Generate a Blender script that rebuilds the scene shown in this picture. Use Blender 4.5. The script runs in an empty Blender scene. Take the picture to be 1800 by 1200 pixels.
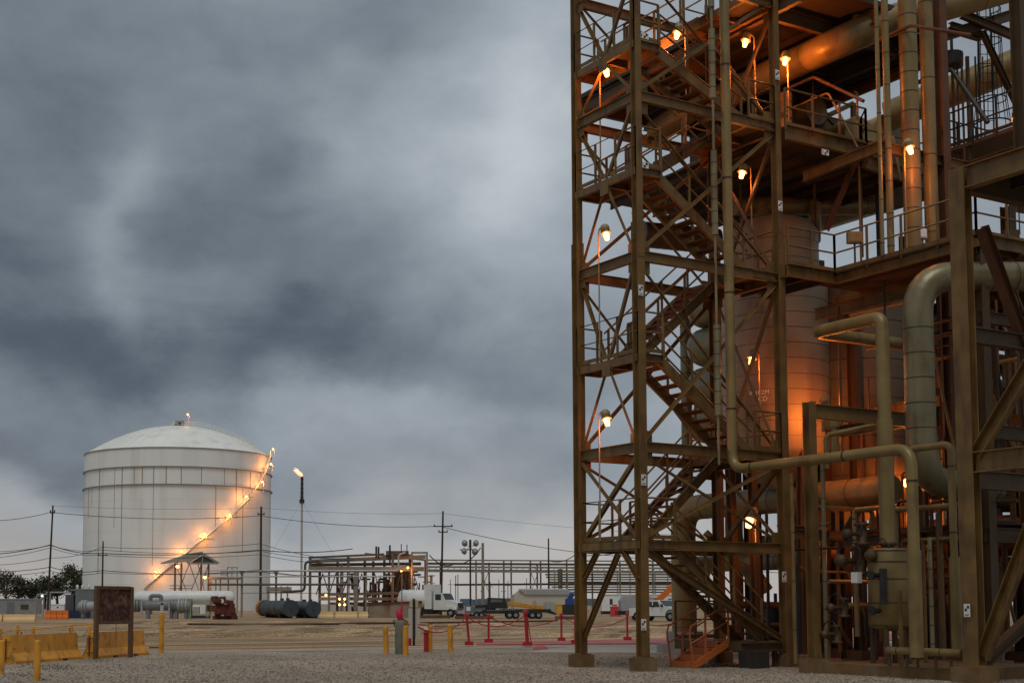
import bpy, math, random
from math import radians as RD, sin, cos, pi
from mathutils import Vector as V, Matrix
random.seed(7)
S=bpy.context.scene
# ---------------- camera ----------------
F=2393.4;XP=733.3;YP=873.7;PT=RD(4.436);YAW=RD(29.798)
CAM=V((-22.181,-27.230,1.71))
R0=V((cos(YAW),-sin(YAW),0)); F0=V((sin(YAW),cos(YAW),0)); UPV=V((0,0,1))
FW=F0*cos(PT)+UPV*sin(PT); UPC=UPV*cos(PT)-F0*sin(PT)
cd=bpy.data.cameras.new('camera'); cam=bpy.data.objects.new('camera',cd); S.collection.objects.link(cam)
cd.sensor_width=36; cd.lens=F/1800*36; cd.shift_x=(900-XP)/1800; cd.shift_y=(YP-600)/1800
cd.clip_start=.1; cd.clip_end=6000
cam.location=CAM; cam.rotation_euler=(pi/2+PT,0,-YAW); S.camera=cam
def at(x,y,X=None,Y=None,Z=None,d=None):
    """point of the world seen at photo pixel x,y on the plane X=, Y=, Z= or at depth d"""
    v=FW+R0*((x-XP)/F)+UPC*((YP-y)/F)
    if X is not None:t=(X-CAM.x)/v.x
    elif Y is not None:t=(Y-CAM.y)/v.y
    elif Z is not None:t=(Z-CAM.z)/v.z
    else:t=d/v.dot(F0)
    return CAM+v*t
# ---------------- light ----------------
S.view_settings.view_transform='Standard'; S.view_settings.look='None'; S.view_settings.exposure=0; S.view_settings.gamma=1
SUN_EL,SUN_AZ=RD(38),RD(200)
sd=bpy.data.lights.new('sun','SUN'); sd.energy=1.1; sd.angle=RD(28); sd.color=(1,.95,.88)
so=bpy.data.objects.new('sun',sd); S.collection.objects.link(so)
# sun veiled by the clouds behind the camera, fairly high
sdir=V((-.40,-.55,1.25)).normalized()
so.rotation_euler=sdir.to_track_quat('Z','Y').to_euler(); so.location=(-30,-30,60)
SUN_EL=math.asin(sdir.z); SUN_AZ=math.atan2(sdir.x,sdir.y)
W=bpy.data.worlds.new('World'); S.world=W; W.use_nodes=True
def world():
    nt=W.node_tree; N=nt.nodes; L=nt.links; N.clear()
    def n(t,**k):
        a=N.new(t)
        for q,v in k.items(): setattr(a,q,v)
        return a
    def M(op,a,b=None,c=None,cl=False):
        m=n('ShaderNodeMath',operation=op,use_clamp=cl)
        for i,v in enumerate((a,b,c)):
            if v is None: continue
            if isinstance(v,(int,float)): m.inputs[i].default_value=v
            else: L.new(v,m.inputs[i])
        return m.outputs[0]
    tc=n('ShaderNodeTexCoord'); 
    # warp the direction by low-frequency noise so that the cloud banks get ragged edges
    mp=n('ShaderNodeMapping'); mp.inputs['Scale'].default_value=(1,1,1.6); L.new(tc.outputs['Generated'],mp.inputs[0])
    rot=n('ShaderNodeMapping'); rot.inputs['Rotation'].default_value=(0,0,0); L.new(mp.outputs[0],rot.inputs[0])
    nz=n('ShaderNodeTexNoise'); nz.inputs['Scale'].default_value=3.2; nz.inputs['Detail'].default_value=9; nz.inputs['Roughness'].default_value=.56; L.new(rot.outputs[0],nz.inputs['Vector'])
    nw=n('ShaderNodeTexNoise'); nw.inputs['Scale'].default_value=5.5; nw.inputs['Detail'].default_value=7; L.new(mp.outputs[0],nw.inputs['Vector'])
    sw=n('ShaderNodeVectorMath',operation='SUBTRACT'); L.new(nw.outputs['Color'],sw.inputs[0]); sw.inputs[1].default_value=(.5,.5,.5)
    sc=n('ShaderNodeVectorMath',operation='SCALE'); L.new(sw.outputs[0],sc.inputs[0]); sc.inputs['Scale'].default_value=.2
    ad=n('ShaderNodeVectorMath',operation='ADD'); L.new(tc.outputs['Generated'],ad.inputs[0]); L.new(sc.outputs[0],ad.inputs[1])
    nm=n('ShaderNodeVectorMath',operation='NORMALIZE'); L.new(ad.outputs[0],nm.inputs[0])
    sp=n('ShaderNodeSeparateXYZ'); L.new(nm.outputs[0],sp.inputs[0])
    az=M('ARCTAN2',sp.outputs[0],sp.outputs[1]); el=M('ARCSINE',sp.outputs[2])
    def ae(x,y):
        v=(FW+R0*((x-XP)/F)+UPC*((YP-y)/F)).normalized(); return math.atan2(v.x,v.y),math.asin(v.z)
    val=M('MULTIPLY_ADD',nz.outputs['Fac'],SKY_NOISE,SKY_BASE-.5*SKY_NOISE)
    n2=n('ShaderNodeTexNoise'); n2.inputs['Scale'].default_value=11; n2.inputs['Detail'].default_value=8; n2.inputs['Roughness'].default_value=.6; n2.inputs['Distortion'].default_value=.4; L.new(mp.outputs[0],n2.inputs['Vector'])
    val=M('ADD',val,M('MULTIPLY_ADD',n2.outputs['Fac'],.24,-.12))
    for (x,y,sx,sy,amp,ang) in SKY_BLOBS:
        a0,e0=ae(x,y); sxr=sx/F; syr=sy/F; ca,sa=cos(RD(ang)),sin(RD(ang))
        da=M('SUBTRACT',az,a0); de=M('SUBTRACT',el,e0)
        p=M('MULTIPLY_ADD',da,ca/sxr,M('MULTIPLY',de,sa/sxr)); q=M('MULTIPLY_ADD',de,ca/syr,M('MULTIPLY',da,-sa/syr))
        r2=M('ADD',M('MULTIPLY',p,p),M('MULTIPLY',q,q))
        g=M('EXPONENT',M('MULTIPLY',r2,-.5)); val=M('MULTIPLY_ADD',g,amp,val)
    cr=n('ShaderNodeValToRGB'); L.new(val,cr.inputs[0]); e=cr.color_ramp.elements
    def lin(c): return tuple(((v/255+.055)/1.055)**2.4 if v>10 else v/3294 for v in c)+(1,)
    stops=[(0,(50,60,72)),(.25,(87,97,109)),(.5,(129,138,147)),(.75,(163,172,180)),(1,(201,208,212))]
    e[0].position=0;e[0].color=lin(stops[0][1]);e[1].position=1;e[1].color=lin(stops[-1][1])
    for p,c in stops[1:-1]:
        k=e.new(p);k.color=lin(c)
    # warm pale strip close to the horizon
    hz=M('EXPONENT',M('MULTIPLY',M('MULTIPLY',el,el),-1/(2*.045**2)))
    mx=n('ShaderNodeMix',data_type='RGBA'); L.new(M('MULTIPLY',hz,.55),mx.inputs[0]); L.new(cr.outputs[0],mx.inputs[6]); mx.inputs[7].default_value=lin((205,194,184))
    # clear sky above the cloud layer, seen faintly through it
    sky=n('ShaderNodeTexSky',sky_type='NISHITA',sun_disc=False); sky.sun_elevation=SUN_EL; sky.sun_rotation=SUN_AZ
    bg1=n('ShaderNodeBackground'); L.new(sky.outputs[0],bg1.inputs[0]); bg1.inputs[1].default_value=.05
    bg2=n('ShaderNodeBackground'); L.new(mx.outputs[2],bg2.inputs[0]); bg2.inputs[1].default_value=1.0
    ms=n('ShaderNodeMixShader'); ms.inputs[0].default_value=.97; L.new(bg1.outputs[0],ms.inputs[1]); L.new(bg2.outputs[0],ms.inputs[2])
    o=n('ShaderNodeOutputWorld'); L.new(ms.outputs[0],o.inputs[0])
SKY_BASE=.53; SKY_NOISE=.72
SKY_BLOBS=[ # photo x,y, half-widths in px, strength, tilt deg
 (60,590,260,110,-.19,0),(330,640,240,60,-.12,0),(600,560,170,70,-.14,10),(680,640,300,50,-.08,0),
 (40,270,150,170,-.12,0),(480,300,90,80,-.13,-30),(430,420,110,60,-.10,-30),(560,40,300,50,-.08,0),
 (235,370,50,80,.20,10),(870,320,110,140,.24,0),(960,60,110,140,.20,0),(640,300,80,90,.12,0),(350,470,220,40,.08,0),
 (560,820,250,30,-.06,0),(100,800,230,40,-.16,0),(820,750,220,30,.07,0),(80,880,220,40,.16,0),(500,720,400,30,.06,0),(700,980,400,50,.10,0),(1400,500,300,400,.12,0)]
world()
# ---------------- mesh builder ----------------
class MB:
    def __init__(s): s.v=[]; s.f=[]; s.sm=[]; s.mi=[]; s.cur=0
    def add(s,vs,fs,smooth=False):
        b=len(s.v); s.v+= [tuple(p) for p in vs]; s.f+=[tuple(b+i for i in f) for f in fs]; s.sm+=[smooth]*len(fs); s.mi+=[s.cur]*len(fs); return s
    def box(s,a,b):
        x0,y0,z0=[min(a[i],b[i]) for i in range(3)]; x1,y1,z1=[max(a[i],b[i]) for i in range(3)]
        return s.add([(x0,y0,z0),(x1,y0,z0),(x1,y1,z0),(x0,y1,z0),(x0,y0,z1),(x1,y0,z1),(x1,y1,z1),(x0,y1,z1)],
              [(0,3,2,1),(4,5,6,7),(0,1,5,4),(1,2,6,5),(2,3,7,6),(3,0,4,7)])
    def cbox(s,c,d,rz=0):
        m=Matrix.Rotation(rz,3,'Z'); c=V(c); h=V(d)/2; vs=[]
        for z in (-1,1):
            for x,y in ((-1,-1),(1,-1),(1,1),(-1,1)): vs.append(c+m@V((x*h.x,y*h.y,z*h.z)))
        return s.add(vs,[(0,3,2,1),(4,5,6,7),(0,1,5,4),(1,2,6,5),(2,3,7,6),(3,0,4,7)])
    def frame(s,a,b,up=None):
        a=V(a);b=V(b);t=(b-a).normalized()
        up=V(up) if up is not None else (V((0,0,1)) if abs(t.z)<.95 else V((0,1,0)))
        x=t.cross(up).normalized(); y=x.cross(t).normalized(); return a,b,x,y
    def prof(s,a,b,pts,up=None,smooth=False,cap=True):
        a,b,x,y=s.frame(a,b,up); n=len(pts)
        vs=[a+x*p[0]+y*p[1] for p in pts]+[b+x*p[0]+y*p[1] for p in pts]
        fs=[(i,(i+1)%n,n+(i+1)%n,n+i) for i in range(n)]
        s.add(vs,fs,smooth)
        if cap and n==4: s.add(vs,[(3,2,1,0),(4,5,6,7)])
        return s
    def bar(s,a,b,w,h=None,up=None):
        h=h or w; return s.prof(a,b,[(-w/2,-h/2),(w/2,-h/2),(w/2,h/2),(-w/2,h/2)],up)
    def ibeam(s,a,b,w,h,t=.018,up=None):
        a_,b_,x,y=s.frame(a,b,up)
        for c,ww,hh in ((h/2-t/2,w,t),(-h/2+t/2,w,t),(0,t,h-2*t)):
            s.prof(a_+y*c,b_+y*c,[(-ww/2,-hh/2),(ww/2,-hh/2),(ww/2,hh/2),(-ww/2,hh/2)],up)
        return s
    def chan(s,a,b,w,h,t=.014,up=None):
        a_,b_,x,y=s.frame(a,b,up)
        s.prof(a_-x*(w/2),b_-x*(w/2),[(-t/2,-h/2),(t/2,-h/2),(t/2,h/2),(-t/2,h/2)],up)
        for c in (h/2-t/2,-h/2+t/2): s.prof(a_+y*c+x*t,b_+y*c+x*t,[(-w/2,-t/2),(w/2,-t/2),(w/2,t/2),(-w/2,t/2)],up)
        return s
    def angle(s,a,b,w,t=.012,up=None):
        return s.prof(a,b,[(-w/2,-w/2),(w/2,-w/2),(w/2,-w/2+t),(-w/2+t,-w/2+t),(-w/2+t,w/2),(-w/2,w/2)],up,cap=False)
    def tube(s,pts,r,seg=10,bend=0,cap=True,nb=5):
        pts=[V(p) for p in pts]
        if bend and len(pts)>2:
            q=[pts[0]]
            for i in range(1,len(pts)-1):
                p=pts[i]; d0=(pts[i-1]-p); d1=(pts[i+1]-p); k=min(bend,d0.length*.48,d1.length*.48)
                a=p+d0.normalized()*k; b=p+d1.normalized()*k
                for j in range(nb+1):
                    t=j/nb; q.append(a*(1-t)**2+p*2*t*(1-t)+b*t*t)
            q.append(pts[-1]); pts=q
        n=len(pts); rr=r if isinstance(r,(list,tuple)) else [r]*n
        t=(pts[1]-pts[0]).normalized(); up=V((0,0,1)) if abs(t.z)<.9 else V((1,0,0))
        x=t.cross(up).normalized(); vs=[]
        for i,p in enumerate(pts):
            if i==0: d=pts[1]-pts[0]
            elif i==n-1: d=pts[-1]-pts[-2]
            else: d=(pts[i+1]-p).normalized()+(p-pts[i-1]).normalized()
            d.normalize(); x=(x-d*x.dot(d)).normalized(); y=d.cross(x)
            for k in range(seg):
                a=2*pi*k/seg; vs.append(p+(x*cos(a)+y*sin(a))*rr[i])
        fs=[(i*seg+k,i*seg+(k+1)%seg,(i+1)*seg+(k+1)%seg,(i+1)*seg+k) for i in range(n-1) for k in range(seg)]
        s.add(vs,fs,True)
        if cap: s.add(vs[:seg],[tuple(range(seg))[::-1]]); s.add(vs[-seg:],[tuple(range(seg))])
        return s
    def rev(s,o,prof,seg=24,axis=(0,0,1),smooth=True):
        """surface of revolution: prof = [(radius, distance along axis)]"""
        o=V(o); ax=V(axis).normalized(); x=ax.orthogonal().normalized(); y=ax.cross(x); vs=[]
        for r,h in prof:
            for k in range(seg):
                a=2*pi*k/seg; vs.append(o+ax*h+(x*cos(a)+y*sin(a))*r)
        fs=[(i*seg+k,i*seg+(k+1)%seg,(i+1)*seg+(k+1)%seg,(i+1)*seg+k) for i in range(len(prof)-1) for k in range(seg)]
        return s.add(vs,fs,smooth)
    def cyl(s,a,b,r,seg=16,smooth=True): 
        a=V(a);b=V(b); s.rev(a,[(r,0),(r,(b-a).length)],seg,b-a,smooth); return s.rev(a,[(0,0),(r,0)],seg,b-a,False).rev(a,[(r,(b-a).length),(0,(b-a).length)],seg,b-a,False)
    def poly(s,pts,h):
        """flat polygon (list of 3d points) extruded by vector h"""
        n=len(pts); p=[V(q) for q in pts]; h=V(h); q=[a+h for a in p]
        return s.add(p+q,[tuple(range(n))[::-1],tuple(range(n,2*n))]+[(i,(i+1)%n,n+(i+1)%n,n+i) for i in range(n)])
    def rings(s,pts,r,every,w=.02,dr=.006,off=.3,seg=16):
        """strap bands around straight stretches of a pipe"""
        for a,b in zip(pts[:-1],pts[1:]):
            a=V(a);b=V(b);l=(b-a).length;t=off
            while t<l-off*.5:
                s.rev(a+(b-a).normalized()*t,[(r,-w/2),(r+dr,-w/2),(r+dr,w/2),(r,w/2)],seg,b-a,False); t+=every
        return s
    def mesh(s,name,mats,org=(0,0,0)):
        m=bpy.data.meshes.new(name); o=org
        m.from_pydata([(p[0]-o[0],p[1]-o[1],p[2]-o[2]) for p in s.v],[],s.f)
        m.polygons.foreach_set('use_smooth',s.sm)
        if isinstance(mats,(list,tuple)):
            for k in mats: m.materials.append(k)
            m.polygons.foreach_set('material_index',s.mi)
        else: m.materials.append(mats)
        m.update(); return m
KIDS={}
def tag(o,label=None,cat=None,group=None,kind=None):
    if label:o['label']=label
    if cat:o['category']=cat
    if group:o['group']=group
    if kind:o['kind']=kind
    return o
def thing(name,label,cat,base,group=None,rz=0):
    o=bpy.data.objects.new(name,None); S.collection.objects.link(o); o.location=base; o.rotation_euler=(0,0,rz); o.empty_display_size=.3
    return tag(o,label,cat,group)
def part(name,mb,mat,parent,local=False,label=None):
    """one mesh object under a thing (or under a part); world coordinates unless local"""
    root=parent
    while root.parent: root=root.parent
    o=bpy.data.objects.new(name,mb.mesh(name,mat,(0,0,0) if local else root.location)); S.collection.objects.link(o); o.parent=parent; KIDS.setdefault(parent.name,[]).append(o)
    if label:o['label']=label
    return o
def single(name,mb,mat,label,cat,base,group=None,kind=None,local=False,rz=0):
    o=bpy.data.objects.new(name,mb.mesh(name,mat,(0,0,0) if local else base)); S.collection.objects.link(o); o.location=base; o.rotation_euler=(0,0,rz)
    return tag(o,label,cat,group,kind)
def dup(o,loc=None,label=None,parent=None,rz=None):
    c=o.copy(); S.collection.objects.link(c)
    if parent is not None: c.parent=parent
    if loc is not None: c.location=loc
    if rz is not None: c.rotation_euler=(0,0,rz)
    if label: c['label']=label
    for ch in KIDS.get(o.name,[]): dup(ch,parent=c)
    return c
def textobj(name,body,size,m,parent,loc,rot,local=True):
    c=bpy.data.curves.new(name,'FONT'); c.body=body; c.size=size; c.extrude=.0015; c.align_x='CENTER'; c.resolution_u=3
    t=bpy.data.objects.new(name,c); S.collection.objects.link(t); bpy.context.view_layer.update()
    me=bpy.data.meshes.new_from_object(t.evaluated_get(bpy.context.evaluated_depsgraph_get())); bpy.data.objects.remove(t); me.materials.clear(); me.materials.append(m)
    o=bpy.data.objects.new(name,me); S.collection.objects.link(o); o.parent=parent; o.location=loc; o.rotation_euler=rot; return o
# ---------------- materials ----------------
def mat(name,base,rough=.6,metal=0,var=.25,scale=1.5,grain=.10,gscale=60,bump=.15,bscale=25,stain=None,sscale=(1.2,1.2,.25),samt=.5,spec=.4,obj=False,bdist=.02):
    m=bpy.data.materials.new(name); m.use_nodes=True; nt=m.node_tree; N=nt.nodes; L=nt.links; b=N['Principled BSDF']
    b.inputs['Roughness'].default_value=rough; b.inputs['Metallic'].default_value=metal; b.inputs['Specular IOR Level'].default_value=spec
    if obj:
        tcn=N.new('ShaderNodeTexCoord'); pos=tcn.outputs['Object']
    else:
        g=N.new('ShaderNodeNewGeometry'); pos=g.outputs['Position']
    def noise(sc,det=3,vec=None):
        t=N.new('ShaderNodeTexNoise'); t.inputs['Scale'].default_value=sc; t.inputs['Detail'].default_value=det; L.new(vec or pos,t.inputs['Vector']); return t.outputs['Fac']
    def mul(a,k,c):
        t=N.new('ShaderNodeMath');t.operation='MULTIPLY_ADD';L.new(a,t.inputs[0]);t.inputs[1].default_value=k;t.inputs[2].default_value=c;return t.outputs[0]
    f=mul(noise(scale,5),2*var*1.6,1-var*1.6); g2=mul(noise(gscale,2),2*grain*1.6,1-grain*1.6)
    mm=N.new('ShaderNodeMath');mm.operation='MULTIPLY';L.new(f,mm.inputs[0]);L.new(g2,mm.inputs[1])
    vm=N.new('ShaderNodeVectorMath');vm.operation='SCALE';vm.inputs[0].default_value=base;L.new(mm.outputs[0],vm.inputs['Scale'])
    col=vm.outputs[0]
    if stain is not None:
        mp=N.new('ShaderNodeMapping');mp.inputs['Scale'].default_value=sscale;L.new(pos,mp.inputs[0])
        t=noise(1.0,6,mp.outputs[0]); rp=N.new('ShaderNodeMapRange');rp.inputs['From Min'].default_value=.52;rp.inputs['From Max'].default_value=.72;rp.inputs['To Max'].default_value=samt;L.new(t,rp.inputs[0])
        mx=N.new('ShaderNodeMix');mx.data_type='RGBA';L.new(rp.outputs[0],mx.inputs[0]);L.new(col,mx.inputs[6]);mx.inputs[7].default_value=tuple(stain)+(1,);col=mx.outputs[2]
    L.new(col,b.inputs['Base Color'])
    L.new(mul(noise(scale*3,3),.3,rough-.15),b.inputs['Roughness'])
    if bump:
        bp=N.new('ShaderNodeBump');bp.inputs['Strength'].default_value=bump;bp.inputs['Distance'].default_value=bdist;L.new(noise(bscale,3),bp.inputs['Height']);L.new(bp.outputs[0],b.inputs['Normal'])
    return m
def emis(name,col,st):
    m=bpy.data.materials.new(name);m.use_nodes=True;b=m.node_tree.nodes['Principled BSDF'];b.inputs['Base Color'].default_value=tuple(col)+(1,)
    b.inputs['Emission Color'].default_value=tuple(col)+(1,);b.inputs['Emission Strength'].default_value=st;return m
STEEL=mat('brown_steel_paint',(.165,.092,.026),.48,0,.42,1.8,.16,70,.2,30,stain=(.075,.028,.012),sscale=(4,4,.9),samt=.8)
STEELD=mat('shade_darkened_steel_paint',(.085,.048,.02),.55,0,.3,1.5,.12,70,.1,30,stain=(.08,.04,.02),samt=.6)  # brown steel darkened so the inner structure looks shaded
RUSTR=mat('red_primer_and_lamplit_steel',(.115,.047,.018),.6,0,.3,1.5,.12,70,.1,30,stain=(.08,.04,.02),samt=.5)  # red steel; on the foot frame the red stands for lamplight
GRATE=mat('grating_steel',(.05,.032,.018),.7,0,.3,4,.3,90,.4,60)
PIPE=mat('tan_pipe_jacket',(.235,.165,.062),.42,.15,.30,1.4,.14,60,.3,7,stain=(.10,.05,.022),sscale=(2.4,2.4,.7),samt=.7)
PIPEG=mat('grey_tan_pipe_jacket',(.22,.19,.105),.36,.25,.30,1.4,.14,60,.3,7,stain=(.10,.06,.03),sscale=(2.4,2.4,.7),samt=.65)
BAND=mat('dark_strap_band',(.07,.05,.03),.5,.5,.2)
CONC_B=mat('stained_concrete_plinth',(.16,.09,.035),.85,0,.35,3,.15,60,.5,20,stain=(.30,.24,.17),samt=.4)
CONC=mat('weathered_concrete',(.34,.31,.27),.85,0,.25,1.0,.12,40,.3,15,stain=(.18,.15,.12),sscale=(.4,.4,.4),samt=.5)
WHITE=mat('white_paint',(.72,.72,.69),.4,0,.12,1.0,.05,50,.05)
BLACK=mat('black_paint',(.02,.02,.02),.5,0,.3)
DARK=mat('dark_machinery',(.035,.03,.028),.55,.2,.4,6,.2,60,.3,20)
SKYB=mat('galvanised_grey',(.30,.31,.31),.45,.5,.2,2)
LAMPH=mat('lamp_housing',(.32,.23,.11),.5,.1,.2,4)
GLOBE=emis('sodium_globe',(1,.52,.14),6)
YEL=mat('yellow_safety_paint',(.66,.30,.028),.5,0,.26,1.7,.12,50,.2,20,stain=(.16,.09,.04),sscale=(4,4,2),samt=.7)
ORG=mat('orange_safety_paint',(.42,.105,.02),.5,0,.16,1.5,.08,50,.1)
RED=mat('red_paint',(.42,.02,.03),.5,0,.2,3,.1,50,.1)
# ---------------- ground ----------------
def ground_mat(name,c1,c2,scale,patch=(.75,1.15),pscale=.35,green=None,bump=.6,tracks=False,dist=.03):
    m=bpy.data.materials.new(name);m.use_nodes=True;nt=m.node_tree;N=nt.nodes;L=nt.links;b=N['Principled BSDF'];b.inputs['Roughness'].default_value=.9;b.inputs['Specular IOR Level'].default_value=.25
    g=N.new('ShaderNodeNewGeometry');P=g.outputs['Position']
    vo=N.new('ShaderNodeTexVoronoi');vo.inputs['Scale'].default_value=scale;L.new(P,vo.inputs['Vector'])
    sp=N.new('ShaderNodeSeparateColor');L.new(vo.outputs['Color'],sp.inputs[0])
    cr=N.new('ShaderNodeMix');cr.data_type='RGBA';cr.inputs[6].default_value=tuple(c1)+(1,);cr.inputs[7].default_value=tuple(c2)+(1,);L.new(sp.outputs[0],cr.inputs[0]);col=cr.outputs[2]
    def nz(s,d=4,mp=None):
        t=N.new('ShaderNodeTexNoise');t.inputs['Scale'].default_value=s;t.inputs['Detail'].default_value=d;v=P
        if mp:
            q=N.new('ShaderNodeMapping');q.inputs['Scale'].default_value=mp;q.inputs['Rotation'].default_value=(0,0,YAW);L.new(P,q.inputs[0]);v=q.outputs[0]
        L.new(v,t.inputs['Vector']);return t.outputs['Fac']
    def mr(a,f0,f1,t0,t1):
        r=N.new('ShaderNodeMapRange');L.new(a,r.inputs[0])
        for k,vv in zip(('From Min','From Max','To Min','To Max'),(f0,f1,t0,t1)): r.inputs[k].default_value=vv
        return r.outputs[0]
    def mul(a,bv):
        t=N.new('ShaderNodeMix');t.data_type='RGBA';t.blend_type='MULTIPLY';t.inputs[0].default_value=1;L.new(a,t.inputs[6]);L.new(bv,t.inputs[7]);return t.outputs[2]
    col=mul(col,mr(nz(pscale,6,(1,.45,1)),.3,.7,*patch)); col=mul(col,mr(nz(22,3),.3,.7,.86,1.12))
    if tracks: # wheel ruts running across the yard
        col=mul(col,mr(nz(1,5,(.05,.9,1)),.42,.6,.5,1.12))
    if green:
        t=N.new('ShaderNodeMix');t.data_type='RGBA';L.new(mr(nz(.8,6),.66,.74,0,.55),t.inputs[0]);L.new(col,t.inputs[6]);t.inputs[7].default_value=tuple(green)+(1,);col=t.outputs[2]
    L.new(col,b.inputs['Base Color'])
    bp=N.new('ShaderNodeBump');bp.inputs['Strength'].default_value=bump;bp.inputs['Distance'].default_value=dist
    a=N.new('ShaderNodeMath');a.operation='MULTIPLY_ADD';L.new(vo.outputs['Distance'],a.inputs[0]);a.inputs[1].default_value=-1.5;L.new(nz(6,5),a.inputs[2]);L.new(a.outputs[0],bp.inputs['Height']);L.new(bp.outputs[0],b.inputs['Normal'])
    return m
GRAVEL=ground_mat('crushed_gravel',(.11,.085,.060),(.58,.485,.37),34,patch=(.72,1.18),green=(.07,.08,.03),dist=.02)
DIRT=ground_mat('sandy_gravel',(.27,.17,.088),(.66,.46,.27),18,patch=(.7,1.2),pscale=.12,tracks=True)
ROAD=mat('dusty_concrete_road',(.38,.32,.25),.9,0,.25,.5,.15,40,.2,20)
SLABM=mat('slab_concrete',(.42,.37,.31),.85,0,.3,.4,.1,30,.2,10,stain=(.25,.22,.18),sscale=(.3,.3,.3),samt=.6)
REDP=mat('faded_red_ground_paint',(.40,.13,.12),.85,0,.35,1,.2,40,.2,20)
g=MB(); g.add([(-900,-300,0),(1500,-300,0),(1500,2200,0),(-900,2200,0)],[(0,1,2,3)])
single('ground',g,GRAVEL,'grey crushed gravel ground of the plant yard','ground',(0,0,0),kind='structure')
def sheet(name,px,z,m,label,cat):
    pts=[at(x,y,Z=0) if not isinstance(x,V) else x for x,y in px]
    g=MB(); g.add([(p.x,p.y,z) for p in pts],[tuple(range(len(pts)))])
    return single(name,g,m,label,cat,(pts[0].x,pts[0].y,0),kind='structure') if False else tag(single(name,g,m,label,cat,(0,0,0)),kind='structure')
near0=at(-600,1161,Z=0); near1=at(1150,1135,Z=0); dirn=(near1-near0).normalized(); nrm=V((-dirn.y,dirn.x,0))
q0=near0-dirn*60; q1=near0+dirn*600
def band(name,o0,o1,a,b,z,m,label,cat):
    p=[q0+dirn*a+nrm*o0,q0+dirn*b+nrm*o0,q0+dirn*b+nrm*o1,q0+dirn*a+nrm*o1]
    g=MB(); g.add([(v.x,v.y,z) for v in p],[(0,1,2,3)]); return tag(single(name,g,m,label,cat,(0,0,0)),kind='structure')
band('dirt_field',1.0,260,-100,1200,.004,DIRT,'brown sandy field beyond the near gravel','ground')
band('access_road',.3,1.9,-100,1200,.008,ROAD,'thin pale strip of dusty road between gravel and sand','road')
# concrete slab below the plant with its red painted edge
def slab(name,pts,z0,z1,m,label,cat='pavement'):
    g=MB(); g.poly([V((p.x,p.y,z0)) for p in pts],(0,0,z1-z0)); return tag(single(name,g,m,label,cat,(0,0,0)),kind='structure')
s0=at(912,1147,Z=0)
slab('concrete_slab',[s0,at(1300,1150,Z=0),at(1950,1158,Z=0),at(2100,1120,Z=0),at(1300,1132,Z=0),at(1010,1137,Z=0)],-.1,.035,SLABM,'pale concrete slab beginning under the stair tower','pavement')
pr=[at(*p,Z=0) for p in ((838,1133.5),(1300,1131),(1900,1118),(1900,1108),(1300,1119),(838,1130))]
slab('red_painted_strip',pr,.0,.045,REDP,'long faded red painted strip along the slab edge','marking')
# ---------------- stair tower ----------------
TL,TW=4.944,2.602
ZL=dict(m1=3.33,m2=5.83,a=8.15,m3=10.80,b=13.05,m4=15.05,c=16.45,m5=18.6)
tw=thing('stair_tower','tall brown steel stair tower of zigzag flights at the corner of the process plant','stair tower',(TL/2,TW/2,0))
corners=dict(B=(0,0),A=(0,TW),C=(TL,0),D=(TL,TW))
TOP=19.5
for k,(x,y) in corners.items():
    c=MB(); c.ibeam((x,y,.36),(x,y,11.1),.23,.26,.022,up=(0,1,0)); c.ibeam((x,y,11.1),(x,y,TOP),.19,.22,.02,up=(0,1,0))
    c.cbox((x,y,.345),(.38,.38,.03))
    for z in (11.1,):
        c.cbox((x,y-.138,z),(.22,.012,.95)); c.cbox((x,y+.138,z),(.22,.012,.95))
        for i in range(6):
            for dx in (-.07,.07): c.cbox((x+dx,y-.149,z-.4+i*.16),(.025,.012,.025))
    for z in (3.2,5.7,10.7,14.95):
        for i in range(3):
            for dx in (-.08,.08): c.cbox((x+dx,y-.135,z-.1+i*.09),(.022,.012,.022))
    part('column',c,STEEL,tw)
    p=MB(); p.cbox((x,y,.165),(.50,.50,.33)); part('plinth',p,CONC_B,tw)
def fbeam(a,b,z,h=.27,w=.14,t='i',m=None):
    q=MB(); d=(V(b)-V(a)).normalized()*.14
    (q.ibeam if t=='i' else q.chan)(V((a[0],a[1],z-h/2))+V((d.x,d.y,0)),V((b[0],b[1],z-h/2))-V((d.x,d.y,0)),w,h)
    part('beam',q,m or STEEL,tw)
cA,cB,cC,cD=[corners[k] for k in 'ABCD']
for k in ('m1','m2','m3','m4','m5'):
    z=ZL[k]; fbeam(cA,cB,z); fbeam(cB,cC,z); fbeam(cA,cD,z); fbeam(cD,cC,z)
def brace(p,q,w=.085,m=None,s='L'):
    b=MB(); b.angle(p,q,w,.014) if s=='L' else b.ibeam(p,q,w,w,.012); part('brace',b,m or STEEL,tw)
def gusset(p,ax,s=.3):
    b=MB(); b.cbox(p,(.012,s,s) if ax=='x' else (s,.012,s)); part('gusset_plate',b,STEEL,tw)
H=.27
# long faces (front Y=0, back Y=TW)
for y,e in ((0,-.03),(TW,.03)):
    for z0,z1 in ((3.33,5.83-H),(5.83,10.8-H),(10.8,15.05-H),(15.05,18.6)):
        brace((.16,y,z0+.08),(TL-.16,y,z1-.08)); brace((.16,y+.07,z1-.08),(TL-.16,y+.07,z0+.08))
        for x in (.26,TL-.26):
            for zz in (z0+.15,z1-.15): gusset((x,y+.035,zz),'y')
brace((.18,0,3.0),(TL-.2,0,.75),.15,s='I')
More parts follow.
